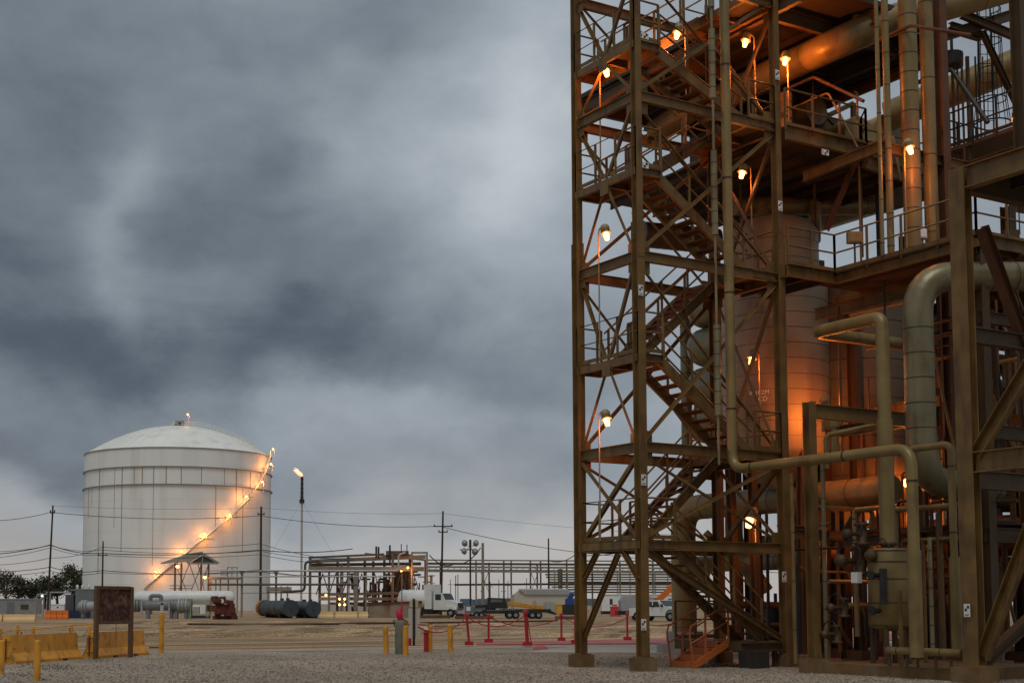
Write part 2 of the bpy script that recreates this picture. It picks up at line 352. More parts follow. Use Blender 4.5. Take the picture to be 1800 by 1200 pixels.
# short faces (left X=0, right X=TL)
for x in (0,TL):
    brace((x,.16,3.42),(x,TW-.16,5.5),.11); brace((x+.05,.16,5.5),(x+.05,TW-.16,3.42),.11)
    for zb,zl,zt in ((5.83,8.15,10.8-H),(10.8,13.05,15.05-H),(15.05,16.45,18.3)):
        if x==0:
            brace((x,.16,zb+.08),(x,TW/2-.12,zl-.3)); brace((x,TW-.16,zb+.08),(x,TW/2+.12,zl-.3))
            brace((x,.16,zt-.08),(x,TW/2-.1,zl+.05)); brace((x,TW-.16,zt-.08),(x,TW/2+.1,zl+.05))
            gusset((x-.07,TW/2,zl-.28),'x',.34)
        else:
            brace((x,.16,zb+.08),(x,TW-.16,zt-.08)); brace((x+.05,.16,zt-.08),(x+.05,TW-.16,zb+.08))
        for yy in (.24,TW-.24): gusset((x-.02,yy,zb+.12),'x',.26); gusset((x-.02,yy,zt-.12),'x',.26)
brace((0,TW-.1,.75),(0,.95,3.0),.12,s='I'); brace((0,TW-.1,2.3),(0,TW-.75,3.05),.12,s='I'); brace((0,.1,2.3),(0,.75,3.05),.12,s='I')
# railings
def rail(mb,pts,h=1.07,post=.95,r=.027,toe=True,mid=(.55,)):
    pts=[V(p) for p in pts]
    for z in (h,)+tuple(mid):
        mb.tube([p+V((0,0,z)) for p in pts],r,6)
    for a,b in zip(pts[:-1],pts[1:]):
        l=(b-a).length; n=max(1,round(l/post))
        for i in range(n+1):
            p=a+(b-a)*(i/n); mb.bar(p+V((0,0,-.1)),p+V((0,0,h)),.052)
        if toe: mb.bar(a+V((0,0,.07)),b+V((0,0,.07)),.008,.11)
XA,XB=.78,3.95
def landing(z,x0,x1,hang=False):
    d=MB(); d.box((x0+.02,.02,z-.035),(x1,TW-.02,z))
    l=part('landing',d,GRATE,tw)
    e=MB(); 
    for a,b in (((x0,-.02),(x1,-.02)),((x0,TW+.02),(x1,TW+.02)),((x0 if x0>1 else x0-.02,0),(x0 if x0>1 else x0-.02,TW)),((x1,0),(x1,TW)),((x0,TW/2),(x1,TW/2))):
        e.chan((a[0],a[1],z-.13),(b[0],b[1],z-.13),.08,.2)
    part('edge_beam',e,STEEL,l)
    return l
def flight(z0,z1,xa,xb,y0,y1,n):
    """from (xa,z0) to (xb,z1) in the lane y0..y1"""
    lo,hi=(V((xa,0,z0)),V((xb,0,z1)))
    for y in (y0,y1):
        s_=MB(); s_.chan((xa,y,z0-.12),(xb,y,z1-.12),.07,.26,.012); part('stringer',s_,STEEL,tw)
        r_=MB(); a=V((xa,y,z0));b=V((xb,y,z1))
        for h in (.98,.52): r_.tube([a+V((0,0,h)),b+V((0,0,h))],.026,6)
        for i in range(4):
            p=a+(b-a)*((i+.15)/3.3); r_.bar(p-V((0,0,.15)),p+V((0,0,.98)),.052)
        part('handrail',r_,STEEL,tw)
    for i in range(1,n):
        p=lo+(hi-lo)*(i/n); t=MB(); t.box((p.x-.13,y0+.04,p.z-.035),(p.x+.13,y1-.04,p.z)); t.box((p.x-(.13 if xb>xa else -.12),y0+.04,p.z-.07),(p.x-(.12 if xb>xa else -.13),y1-.04,p.z-.036))
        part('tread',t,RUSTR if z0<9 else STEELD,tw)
for z in (3.33,8.15,13.05,16.45):
    landing(z,0,XA if z>4 else 1.1)
    r_=MB(); x=0 if z<4 else -.02
    rail(r_,[(XA if z>4 else 1.1,0,z),(x,0,z),(x,TW,z),(XA if z>4 else 1.1,TW,z)]); part('railing',r_,STEEL,tw)
    r_=MB(); rail(r_,[(XA,1.18,z),(XA,1.42,z)],post=.3,toe=False); part('railing',r_,STEEL,tw)
for z in (5.83,10.8,15.05,18.6):
    landing(z,XB,TL)
    if z!=10.8:
        r_=MB(); rail(r_,[(XB,0,z),(TL,0,z),(TL,TW,z),(XB,TW,z)]); part('railing',r_,STEEL,tw)
lanes=((.14,1.12),(1.48,2.46))
flight(3.33,.72,1.1,4.35,*lanes[0],13)
flight(3.33,5.83,1.1,XB,*lanes[1],12)
flight(5.83,8.15,XB,XA,*lanes[0],11)
flight(8.15,10.8,XA,XB,*lanes[1],12)
flight(10.8,13.05,XB,XA,*lanes[0],11)
flight(13.05,15.05,XA,XB,*lanes[1],10)
flight(15.05,16.45,XB,XA,*lanes[0],9)
flight(16.45,18.6,XA,XB,*lanes[1],10)
# low base platform of the bottom flight
d=MB(); d.box((3.3,-.05,.66),(TL-.16,TW,.70)); 
for y in (-.05,1.3,TW): d.chan((3.3,y,.55),(TL-.16,y,.55),.08,.22)
for x in (3.3,):
    d.chan((x,-.05,.55),(x,TW,.55),.08,.22)
for x,y in ((3.4,.1),(3.4,2.4),(4.6,.1),(4.6,2.4)): d.bar((x,y,0),(x,y,.55),.1)
part('base_platform',d,STEELD,tw)
r_=MB(); rail(r_,[(3.3,TW,.7),(TL-.2,TW,.7)]); part('railing',r_,STEELD,tw)
# ---------------- lamps ----------------
LAMPN=[0]
LW=50
def lamp(pos,label,pole=None,ang=.3,dirn=(1,0),scale=1.0,energy=None,group='sodium lamps on the stair tower and plant',mesh_only=False):
    """jar lamp: globe centre at pos, hanging from a domed housing; pole = list of points of its conduit"""
    p=V(pos); t=thing('jar_lamp',label,'lamp',p,group)
    ax=V((dirn[0]*sin(ang),dirn[1]*sin(ang),-cos(ang))).normalized(); k=scale*.9
    g=MB(); g.rev(p-ax*.10*k,[(.085*k,0),(.09*k,.03*k),(.08*k,.13*k),(.062*k,.22*k),(.0,.235*k)],16,ax); part('globe',g,GLOBE,t)
    h=MB(); h.rev(p-ax*.36*k,[(0,0),(.10*k,.0),(.14*k,.06*k),(.14*k,.17*k),(.10*k,.20*k),(.10*k,.26*k)],16,ax); part('housing',h,LAMPH,t)
    s=MB(); s.rev(p-ax*.14*k,[(.09*k,0),(.15*k,.02*k),(.155*k,.06*k),(.12*k,.05*k),(.09*k,.02*k)],16,ax,False); part('collar',s,LAMPH,t)
    if pole:
        q=MB(); q.tube([p-ax*.34*k]+[V(a) for a in pole],.022,6,bend=.15); part('pole',q,LAMPH,t)
    e=(LW if energy is None else energy)*random.uniform(.7,1.25)
    if e:
        ld=bpy.data.lights.new('lamp_light','POINT'); ld.energy=e; ld.color=(1,.23,.028); ld.shadow_soft_size=.08
        lo=bpy.data.objects.new('lamp_light',ld); S.collection.objects.link(lo); lo.parent=t; lo.location=ax*.30*k
    return t
def pz(p,z): return V((p.x,p.y,z))
def tlamp(x,y,label,X=None,Y=None,d=None,pole_to=None,off=(.28,0),**k):
    p=at(x,y,X=X,Y=Y,d=d); o=V((off[0],off[1],0)); pl=None
    if pole_to is not None: pl=[p+o+V((0,0,.28)),pz(p+o,pole_to)]
    dr=-o.normalized() if o.length else V((1,0,0))
    return lamp(p,label,pl,dirn=(dr.x,dr.y),**k)
tlamp(1066,128,'lamp glowing under the highest left landing of the stair tower',X=.12,pole_to=13.1,off=(0,.3))
tlamp(1066,415,'lamp on a thin pole above the second left landing of the stair tower',X=-.06,pole_to=8.2,off=(0,.34))
tlamp(1067,741,'lamp on a pale pole rising from the lowest left landing of the stair tower',X=-.1,pole_to=3.35,off=(0,.34))
tlamp(1190,62,'lamp in front of the pale lit panel near the top of the stair tower',Y=1.2,pole_to=15.1,off=(.3,0))
tlamp(1310,76,'uppermost lamp inside the right bay of the stair tower',Y=1.3,pole_to=15.1,off=(.35,0))
tlamp(1380,108,'lamp lighting the big diagonal duct beside the right tower column',X=6.1,pole_to=14.9,off=(.2,.1),energy=170)
tlamp(1304,307,'lamp on an orange lit pole above the round duct and nozzles',Y=1.3,pole_to=11.0,off=(.35,0))
tlamp(1321,634,'lamp before the grey curved wall of the tall vessel',Y=1.6,pole_to=6.0,off=(.3,0))
tlamp(1317,918,'large round glowing lamp low in the stair tower',Y=2.9,pole_to=3.3,off=(.25,0),scale=1.45,energy=35)
tlamp(1600,264,'lamp on the banded vertical pipes above the walkway',X=7.2,pole_to=11.0,off=(0,.2))
tlamp(1492,122,'small distant lamp in the dark below the roof deck',d=52,energy=30)
tlamp(1787,212,'lamp on a curved pole at the right end beside the caged ladder',d=41,pole_to=13,off=(.1,.1),energy=40)
tlamp(1593,848,'lamp half hidden behind the bent pipe and red steelwork',d=41,energy=90)
tlamp(1556,962,'small lamp sitting on top of the banded filter vessel',d=37.6,energy=25,scale=.8)
# ---------------- pipes ----------------
PIPEG_='insulated pipes of the process plant'
def pipe(name,label,pts,r,m=None,bend=0,every=0,cat='pipe',seg=16,off=.3,bw=.02,extra=None,group=None,sleeve=None):
    pts=[V(p) for p in pts]; b=MB(); b.tube(pts,r,seg,bend=bend,nb=8)
    if sleeve:
        for a,c,rr in sleeve: b.cyl(a,c,rr,seg)
    if every:
        b.cur=1; q=list(pts)
        for i in range(len(q)-1):
            a,c=q[i],q[i+1]; l=(c-a).length; u=(c-a)/l
            a2=a+u*(bend if i>0 else 0); c2=c-u*(bend if i<len(q)-2 else 0)
            if (c2-a2).length>every*.8: b.rings([a2,c2],r,every,bw,.007,off,seg)
        if extra:
            for o,ax in extra: b.rev(o,[(r,-.01),(r+.008,-.01),(r+.008,.01),(r,.01)],seg,ax,False)
        b.cur=0
    return single(name,b,[m or PIPE,BAND],label,cat,pts[-1] if pts[-1].z<pts[0].z else pts[0],group)
R1=(2.68,-.47)
lp=[V((R1[0],R1[1],19.5)),V((R1[0],R1[1],5.2)),V((R1[0],-6.25,5.2)),V((R1[0],-6.25,.55))]
pipe('riser_pipe','tall tan pipe down the stair tower front that turns and loops to the manifold',lp,.13,bend=.45,every=3.1,bw=.05,sleeve=[((R1[0],-6.25,.5),(R1[0],-6.25,2.9),.155)])
# rust-shielded tracer line with thick jacket sections
tr=MB(); tr.tube([(2.22,-.47,19.5),(2.22,-.47,5.3)],.035,8)
for z0,z1 in ((15.1,17.0),(11.4,13.7),(6.6,9.0),(17.6,19)):
    tr.cyl((2.22,-.47,z0),(2.22,-.47,z1),.085,12); tr.cur=1; z=z0+.3
    while z<z1: tr.rev((2.22,-.47,z),[(.085,-.008),(.091,-.008),(.091,.008),(.085,.008)],12); z+=.33
    tr.cur=0
single('tracer_pipe',tr,[PIPEG,BAND],'slim pipe with thick banded jacket sections beside the tall riser','pipe',(2.22,-.47,5.3))
# big duct overhead
p1=at(1255,178,X=7.5); p2=at(1480,72,X=7.5); p3=at(1560,38,d=(p2-CAM).dot(F0)+.2); p4=at(1800,-30,d=(p2-CAM).dot(F0)+1)
pipe('overhead_duct','very large tan duct crossing the top right of the plant',[p1,p2,p3,p4],.45,bend=.9,every=1.9,bw=.015,cat='duct',seg=28)
q1=at(1508,70,d=(p2-CAM).dot(F0)); q2=at(1505,10,d=(p2-CAM).dot(F0)+.3)
pipe('duct_branch_pipe','short bent pipe standing on the big overhead duct',[q1,q2,q2+V((0,5,-.2))],.13,bend=.3)
# vertical bundle
for x,r,lab,ev,Y,m in ((1548,.055,'thin leftmost pipe of the vertical bundle',1.2,-2.1,PIPE),(1563,.095,'second pipe of the vertical bundle with jacket bands',.9,-2.0,PIPE),(1603,.245,'thickest banded pipe of the vertical bundle',.55,-2.0,PIPE),(1636,.19,'smooth tan pipe right of the thickest vertical pipe',2.2,-2.0,PIPE)):
    b0=at(x+3,425,Y=Y); pipe('vertical_pipe',lab,[pz(b0,18.9),pz(b0,11.05)],r,m=m,every=ev,group='vertical pipes above the walkway')
# big elbow pipe
e0=V((5.55,-4.15,4.75)); e1=V((5.55,-4.15,9.95)); zz=at(1606,487,X=5.55).z
e1.z=zz; e2=at(1850,486,d=34.2)
pipe('elbow_duct','wide grey banded duct that bends from vertical to the right',[e0+V((3.5,.6,0)),e0,e1,e2],.37,m=PIPEG,bend=1.0,every=.63,cat='duct',seg=28)
# U pipe over the filter vessel
FX,FY=4.45,-4.2
u0=at(1560,915,Y=FY,X=None); FX=u0.x
ztop=at(1548,553,Y=FY).z-.05
c1=at(1432,590,X=FX)
pipe('looped_pipe','tan pipe rising from the filter vessel and folding back in a sharp loop',[(FX,FY,3.1),(FX,FY,ztop),(FX,c1.y,ztop),(FX+3.2,c1.y,ztop)],.165,bend=.28,every=0,sleeve=[((FX,FY,3.1),(FX,FY,6.2),.19)])
# horizontal ducts behind the tower
hy=at(1545,862,X=8.9)
pipe('ground_riser_duct','thick curved duct from its round ground plinth into the long horizontal duct',[(8.9,8.7,.6),(8.9,8.7,hy.z),(8.9,hy.y-.5,hy.z)],.42,bend=.9,every=1.6,cat='duct',seg=28)
pb=MB(); pb.cyl((8.9,8.7,0),(8.9,8.7,.35),.95,8,False); pb.cyl((8.9,8.7,.35),(8.9,8.7,.75),.62,20); single('duct_plinth',pb,CONC,'pale concrete plinth under the thick curved duct','plinth',(8.9,8.7,0))
pipe('tall_column_pipe','tall banded pipe standing against the sky behind the stairs',[(9.4,9.0,12.2),(9.4,9.0,4.2)],.19,m=PIPEG,every=.55,bw=.03)
ly=at(1200,992,X=9.8); pipe('lower_duct','long lower duct passing behind the first tower beam',[(9.8,9.6,ly.z),(9.8,3.4,ly.z),(9.8,3.4,.4)],.28,bend=.6,every=1.4,cat='duct')
for k,y in enumerate((545,612,680,745)):
    p=at(1237,y,X=9.2); b=MB(); b.rev(p+V((0,-1.2,0)),[(0,-1.3),(.4,-1.25),(.62,-1.0),(.66,-.6),(.66,1.2),(.55,1.45),(0,1.6)],24,(0,1,0)); single('exchanger_head',b,PIPEG,('topmost','second','third','lowest')[k]+' rounded exchanger end between the stairs and the tall vessel','exchanger',p,'rounded exchanger ends stacked beside the vessel')
# red duct arms at the foot of the plant
pipe('y_branch_duct','pale crossing duct leg low between tower and plant',[at(1345,1040,d=46),at(1290,960,d=46),at(1290,900,d=46)],.3,bend=.5,m=PIPE,cat='duct')
pipe('small_white_drain','small bent pipe under the round lamp',[at(1240,935,d=44),at(1290,985,d=44),at(1335,1010,d=44)],.12,bend=.2,m=PIPEG)
# foreground small bore
def vp(x,yb,Y,z0,z1,r,lab,every=0,m=None,name='slim_pipe'):
    b=at(x,yb,Y=Y); pipe(name,lab,[V((b.x,b.y,z1)),V((b.x,b.y,z0))],r,every=every,m=m,group='slim vertical pipes near the ground')
vp(1397,1100,-.5,.1,5.2,.055,'slim tan pipe in front of the right tower column',1.3)
vp(1451,1050,-.7,.1,5.6,.06,'slim dark banded pipe right of the square frame post',.75,PIPEG)
pipe('side_pipe','tan pipe that leaves the loop and drops beside it',[(R1[0]+.9,-5.2,5.3),(R1[0]+.9,-6.6,5.3),(R1[0]+.9,-6.6,.6)],.085,bend=.2,every=1.5,bw=.03,sleeve=[((R1[0]+.9,-6.6,.55),(R1[0]+.9,-6.6,2.75),.115)])
vp(1637,1050,-6.2,.6,3.2,.045,'thin banded pipe between the two tan downpipes',.42,PIPEG)
mf=at(1560,1128,X=3.0); pipe('manifold_pipe','short horizontal manifold pipe close above the skid',[(3.0,mf.y,.62),(3.0,-7.2,.62)],.09,every=.6)
for i,y in enumerate((-5.2,-5.7,-6.0,-6.5,-6.9)):
    pipe('manifold_stub','short pipe stub under the manifold pipe',[(3.0,y,.55),(3.0,y,.27)],.035,m=STEELD,group='stubs under the manifold pipe',seg=8)
for x0,y0,x1,y1,d,r,lab in ((1600,925,1700,922,42,.11,'red lit horizontal pipe behind the tan downpipes'),(1620,875,1690,868,43,.1,'tan horizontal pipe stretching towards the big right column'),(1600,835,1700,822,44,.16,'dark horizontal pipe below the rear deck'),(1660,1085,1700,1085,40,.12,'dark pipe low beside the big right column')):
    a=at(x0,y0,d=d);b_=at(x1,y1,d=d); pipe('cross_pipe',lab,[a,b_],r,m=STEELD if 'dark' in lab else (RUSTR if 'red' in lab else PIPE))
# ---------------- filter vessel, skid ----------------
sk=MB(); sk.box((3.1,-7.0,0),(6.9,-2.75,.26)); single('skid_plinth',sk,CONC_B,'low stained concrete plinth carrying the filter vessel','plinth',(5,-5,0))
fv=thing('filter_vessel','squat tan banded filter vessel on short legs standing on the low plinth','vessel',(FX,FY,.26))
z0=at(1568,1098,Y=FY).z; z1=at(1568,968,Y=FY).z; rr=.50
b=MB(); b.rev((FX,FY,0),[(0,z0-.15),(rr*.8,z0-.08),(rr,z0),(rr,z1),(rr*.93,z1+.05),(0,z1+.09)],32); b.cur=1
for t in (.0,.3,.62,.85,1): b.rev((FX,FY,z0+(z1-z0)*t),[(rr,-.012),(rr+.01,-.012),(rr+.01,.012),(rr,.012)],32,(0,0,1),False)
part('shell',b,[PIPE,BAND],fv)
for a in range(4):
    l=MB(); a=a*pi/2+.5; l.bar((FX+rr*.85*cos(a),FY+rr*.85*sin(a),.26),(FX+rr*.85*cos(a),FY+rr*.85*sin(a),z0+.1),.09); part('leg',l,STEELD,fv)
n=MB()
for z in (z0+.35,z0+1.2): n.cyl((FX-rr-.22,FY-.1,z),(FX-rr+.05,FY-.1,z),.06,12); n.cyl((FX-rr-.26,FY-.1,z),(FX-rr-.2,FY-.1,z),.11,12)
n.cyl((FX-rr-.1,FY-.35,z0+.5),(FX-rr-.1,FY-.35,z0+1.35),.09,12); part('nozzle',n,DARK,fv)
jb=MB(); jb.cbox((FX-.62,FY+.45,z0+1.15),(.16,.2,.26)); part('junction_box',jb,WHITE,fv)
def valve(p,k,label,base):
    t=thing('control_valve',label,'valve',base); b=MB(); p=V(p)
    b.rev(p,[(0,-.30*k),(.2*k,-.3*k),(.2*k,-.24*k),(.11*k,-.2*k),(.17*k,0),(.11*k,.2*k),(.2*k,.24*k),(.2*k,.3*k),(0,.3*k)],16); part('body',b,STEELD,t)
    b=MB(); b.cyl(p+V((-.1*k,0,0)),p+V((-.5*k,0,0)),.06*k,10); b.rev(p+V((-.56*k,0,0)),[(0,-.09*k),(.12*k,-.07*k),(.13*k,.07*k),(0,.09*k)],16,(1,0,0)); part('actuator',b,STEELD,t)
    b=MB(); b.tube([p+V((-.3*k,.3*k*cos(a),.3*k*sin(a)+.1)) for a in [i*pi/6 for i in range(13)]],.018,6); part('handwheel',b,DARK,t)
valve((FX,FY,2.85),1.1,'dark valve directly below the looped pipe',(FX,FY,2.5))
valve((FX-.15,FY+.75,2.75),1.2,'cluster valve left of the looped pipe foot',(FX,FY+.8,2.3))
valve((FX-.3,FY+.55,3.4),.9,'small upper valve left of the looped pipe foot',(FX,FY+.6,3.1))
valve((FX-.5,FY+1.0,1.6),.8,'small valve at mid height left of the filter vessel',(FX-.5,FY+1,1.3))
valve((FX-.6,FY+1.15,.95),.75,'lowest valve left of the filter vessel',(FX-.6,FY+1.15,.6))
for dy,dx,z,r,lab in ((1.55,-.9,1.5,.045,'thick stub post left of the lower valves'),(1.75,-.9,1.0,.035,'thin stub post leaning beside the thick stub'),(1.3,-.7,1.9,.03,'slim instrument post by the filter vessel')):
    pipe('stub_post',lab,[(FX+dx,FY+dy,.26),(FX+dx,FY+dy,z)],r,m=STEEL,seg=8,cat='post')
b=MB(); b.tube([(3.35,-5.25,.26),(3.35,-5.25,2.0)],.05,10); single('guard_post',b,STEEL,'plain tan post standing in front of the filter vessel','post',(3.35,-5.25,.26))
# ---------------- square post frame ----------------
pf=thing('pipe_support_frame','open square pipe support frame with a brown post on a plinth','support frame',(3.1,-2.8,0))
b=MB(); b.ibeam((3.1,-2.8,.36),(3.1,-2.8,6.72),.22,.25,.02,up=(0,1,0)); b.cbox((3.1,-2.8,.345),(.42,.42,.03)); part('post',b,STEEL,pf)
b=MB(); b.cbox((3.1,-2.8,.165),(.54,.54,.33)); part('plinth',b,CONC_B,pf)
b=MB(); b.ibeam((3.23,-2.8,6.5),(6.9,-2.8,6.5),.16,.36,.02); part('beam',b,STEEL,pf)
b=MB(); b.ibeam((6.9,-2.8,.3),(6.9,-2.8,6.7),.24,.26,.02,up=(0,1,0)); part('post',b,STEELD,pf)
b=MB(); b.ibeam((6.9,-2.66,6.5),(6.9,-.2,6.5),.16,.3,.02); part('beam',b,STEELD,pf)
a=at(1468,735,d=37.5);c=at(1468,795,d=37.5); pipe('stub_pipe','short capped pipe under the square support frame',[a,c],.1,bend=0,sleeve=[(a,a-V((0,0,.25)),.13)])
a=at(1452,765,d=36.8);c=at(1555,743,d=36.2); pipe('hanging_pipe','slim pipe hung below the square support frame',[pz(a,a.z-.9),a,c],.07,bend=.15)
# ---------------- big right frame ----------------
EX,EY=2.95,-7.55
rf=thing('right_pipe_rack','massive brown portal frame at the right edge of the picture','pipe rack',(EX,EY,0))
zt=11.3
for y in (EY,EY-6.2):
    b=MB(); b.ibeam((EX,y,.38),(EX,y,zt),.40,.26,.028,up=(1,0,0)); b.cbox((EX,y,.36),(.5,.6,.04)); part('column',b,STEEL,rf)
    b=MB(); b.cbox((EX,y,.17),(.64,.74,.34)); part('plinth',b,CONC_B,rf)
for z,h in ((zt-.25,.5),(4.75,.46)):
    b=MB(); b.ibeam((EX,EY-.2,z),(EX,EY-6,z),.24,h,.026); part('beam',b,STEEL,rf)
for z,h in ((zt-.25,.5),(4.4,.4),(7.6,.35)):
    b=MB(); b.ibeam((EX+.2,EY,z),(EX+9,EY,z),.24,h,.026); part('beam',b,STEELD,rf)
for a,c in ((at(1716,800,X=EX),at(1860,560,X=EX)),):
    b=MB(); b.chan(a,c,.14,.3,.02); part('brace',b,STEEL,rf)
b=MB(); b.chan(at(1728,1155,X=EX),at(1815,920,X=EX),.14,.28,.02); part('brace',b,STEEL,rf)
b=MB(); b.ibeam(at(1726,400,Y=EY),at(1830,680,Y=EY),.2,.26,.02); part('brace',b,RUSTR,rf)
b=MB(); b.ibeam(at(1728,1165,Y=EY),at(1840,1060,Y=EY),.2,.26,.02); part('brace',b,STEELD,rf)
d=MB(); d.box((EX+.13,EY-7,zt-.04),(EX+9,EY-.1,zt+.02))
for i in range(7): d.ibeam((EX+.2+i*1.35,EY-7,zt-.16),(EX+.2+i*1.35,EY-.15,zt-.16),.1,.22,.012)
part('deck',d,GRATE,rf)
# ---------------- tall vessel ----------------
VX,VY=8.37,3.66
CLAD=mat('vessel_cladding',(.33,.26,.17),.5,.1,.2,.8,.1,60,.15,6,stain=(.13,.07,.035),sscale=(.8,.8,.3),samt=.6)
vs=thing('tall_vessel','huge grey brown clad vessel with horizontal sheet seams behind the stair tower','vessel',(VX,VY,.4))
b=MB(); b.rev((VX,VY,0),[(0,5.2),(.8,5.5),(1.55,6.2),(1.62,6.4),(1.62,11.5),(1.40,11.7),(1.38,11.8),(1.38,13.2),(1.2,13.5),(.6,13.75),(0,13.8)],64)
b.cur=1; z=6.7
while z<11.1:
    b.rev((VX,VY,z),[(1.62,-.006),(1.626,-.006),(1.626,.006),(1.62,.006)],64,(0,0,1),False); z+=.47
for z in (12.2,12.8): b.rev((VX,VY,z),[(1.38,-.008),(1.387,-.008),(1.387,.008),(1.38,.008)],48,(0,0,1),False)
for k in range(2): # upright sheet laps, staggered course by course
    for j in range(9):
        a=k*2*pi/5+(j*.37)%1.1; zz=6.72+j*.47; b.cbox((VX+1.621*cos(a),VY+1.621*sin(a),zz+.22),(.01,.006,.44),a)
part('shell',b,[CLAD,BAND],vs)
for k in range(6):
    a=k*pi/3+.25; l=MB(); l.ibeam((VX+1.3*cos(a),VY+1.3*sin(a),.2),(VX+1.45*cos(a),VY+1.45*sin(a),6.3),.22,.22,.02); part('leg',l,STEELD,vs)
a_=at(1356,702,d=41.6); dv=V((a_.x-VX,a_.y-VY,0)).normalized(); wp=V((VX,VY,0))+dv*1.64
textobj('stencil','V-102M\n    CD',.2,WHITE,vs,V((wp.x,wp.y,a_.z))-vs.location,(pi/2,0,math.atan2(dv.y,dv.x)+pi/2))
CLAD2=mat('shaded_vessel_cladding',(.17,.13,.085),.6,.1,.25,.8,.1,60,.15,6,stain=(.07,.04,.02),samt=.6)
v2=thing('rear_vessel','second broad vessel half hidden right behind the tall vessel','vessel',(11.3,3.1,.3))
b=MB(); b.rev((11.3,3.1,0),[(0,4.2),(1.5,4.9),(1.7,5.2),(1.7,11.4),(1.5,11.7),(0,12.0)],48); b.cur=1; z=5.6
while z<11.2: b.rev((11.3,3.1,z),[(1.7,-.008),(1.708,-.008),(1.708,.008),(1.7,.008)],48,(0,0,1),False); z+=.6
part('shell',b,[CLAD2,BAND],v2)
for k in range(4):
    a_=k*pi/2+.4; l=MB(); l.ibeam((11.3+1.4*cos(a_),3.1+1.4*sin(a_),0),(11.3+1.4*cos(a_),3.1+1.4*sin(a_),5.2),.25,.25,.02); part('leg',l,STEELD,v2)
# ring duct and nozzles over it
h0=at(1290,362,d=42.5);h1=at(1530,362,d=44.5)
pipe('ring_duct','horizontal round duct above the vessel head',[h0,h1],.30,every=1.2,cat='duct',m=PIPE)
for x,lab in ((1338,'left bent nozzle pipe on the vessel head'),(1432,'right bent nozzle pipe on the vessel head')):
    a=at(x,362,d=42.6 if x<1400 else 43.2); pipe('nozzle_pipe',lab,[a+V((0,0,.1)),a-V((0,0,.55)),a+V((.5,.5,-.95))],.19,bend=.3,every=0)
pipe('lit_standpipe','short standpipe glowing orange beside the right tower column',[at(1381,165,d=40.5),at(1381,262,d=40.5)],.19,every=.5,m=PIPE)
lamp(at(1452,717,d=39.2),'hidden lamp behind the square frame beam lighting the vessel side orange',dirn=(1,0),energy=190)
# ---------------- main structure ----------------
ps=thing('process_structure','tall open brown steel structure with walkways around the vessel','process structure',(9,-1,0))
def col(x,y,z1=19.0,m=STEELD,z0=.3,w=.28,par=ps):
    b=MB(); b.ibeam((x,y,z0),(x,y,z1),w,w+.03,.022,up=(0,1,0)); part('column',b,m,par)
    if z0<1:
        p=MB(); p.cbox((x,y,z0/2),(.7,.7,z0)); part('plinth',p,CONC_B,par)
def bm(a,c,h=.32,m=STEEL,par=ps,w=.16,nm='beam'):
    b=MB(); b.ibeam(a,c,w,h,.018); part(nm,b,m,par)
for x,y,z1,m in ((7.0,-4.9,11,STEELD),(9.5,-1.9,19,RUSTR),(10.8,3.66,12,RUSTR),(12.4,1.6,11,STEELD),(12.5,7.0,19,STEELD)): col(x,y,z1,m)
col(9.9,1.9,11,STEELD)   # slender column in front of the vessel's right side
c=at(1793,100,X=6.2); col(c.x,c.y,18.5,STEELD,z0=11.0)
Z3=10.98
def deck(name,pts,z,par=ps,th=.05,joist=None,m=GRATE):
    b=MB(); b.poly([V((x,y,z-th)) for x,y in pts],(0,0,th))
    if joist:
        x0,x1,y0,y1,st=joist; x=x0
        while x<x1: b.ibeam((x,y0,z-th-.14),(x,y1,z-th-.14),.1,.2,.01); x+=st
    part(name,b,m,par)
deck('walkway',[(4.94,-.3),(6.75,-.3),(6.75,-5.0),(9.2,-5.0),(9.2,0.9),(7.4,.9),(6.6,2.5),(4.94,2.5)],Z3,joist=(5.0,6.7,-.25,2.4,.8))
for a,c in (((4.94,-.36,Z3-.16),(6.8,-.36,Z3-.16)),((6.81,-.3,Z3-.16),(6.81,-5.05,Z3-.16)),((4.94,-.3,Z3-.16),(4.94,2.5,Z3-.16)),((6.8,-5.06,Z3-.16),(9.3,-5.06,Z3-.16)),((9.2,-5,Z3-.16),(9.2,2,Z3-.16))):
    b=MB(); b.chan(a,c,.1,.34,.016); part('edge_beam',b,STEEL,ps)
bm((7.9,1.5,Z3-.75),(7.9,-5.2,Z3-.75),.34); bm((6.9,-4.9,Z3-.3),(12.4,-4.9,Z3-.3),.3,STEELD); bm((9.5,-1.9,7.4),(9.9,1.9,7.4),.3,STEEL)
r_=MB(); rail(r_,[(4.98,-.33,Z3),(6.78,-.33,Z3),(6.78,-5.0,Z3),(9.2,-5.0,Z3)],post=1.2); part('railing',r_,STEEL,ps)
r_=MB(); rail(r_,[(4.98,.2,Z3),(4.98,2.5,Z3),(6.6,2.5,Z3)]); part('railing',r_,STEEL,ps)
Z4=14.95
deck('upper_walkway',[(5.1,-.2),(8.3,-.2),(8.8,.4),(8.8,1.0),(12.3,1.0),(12.3,8),(5.1,8)],Z4,joist=(5.3,12.2,1.1,7.9,.9))
for a,c in (((5.1,-.25,Z4-.2),(8.3,-.25,Z4-.2)),((8.3,-.25,Z4-.2),(8.85,.4,Z4-.2)),((8.85,.4,Z4-.2),(12.3,.95,Z4-.2))):
    b=MB(); b.chan(a,c,.1,.42,.016); part('edge_beam',b,STEEL,ps)
r_=MB(); rail(r_,[(5.1,-.22,Z4),(8.3,-.22,Z4),(8.8,.4,Z4),(9.4,1,Z4),(12.3,1,Z4)],post=1.0); part('railing',r_,STEEL,ps)
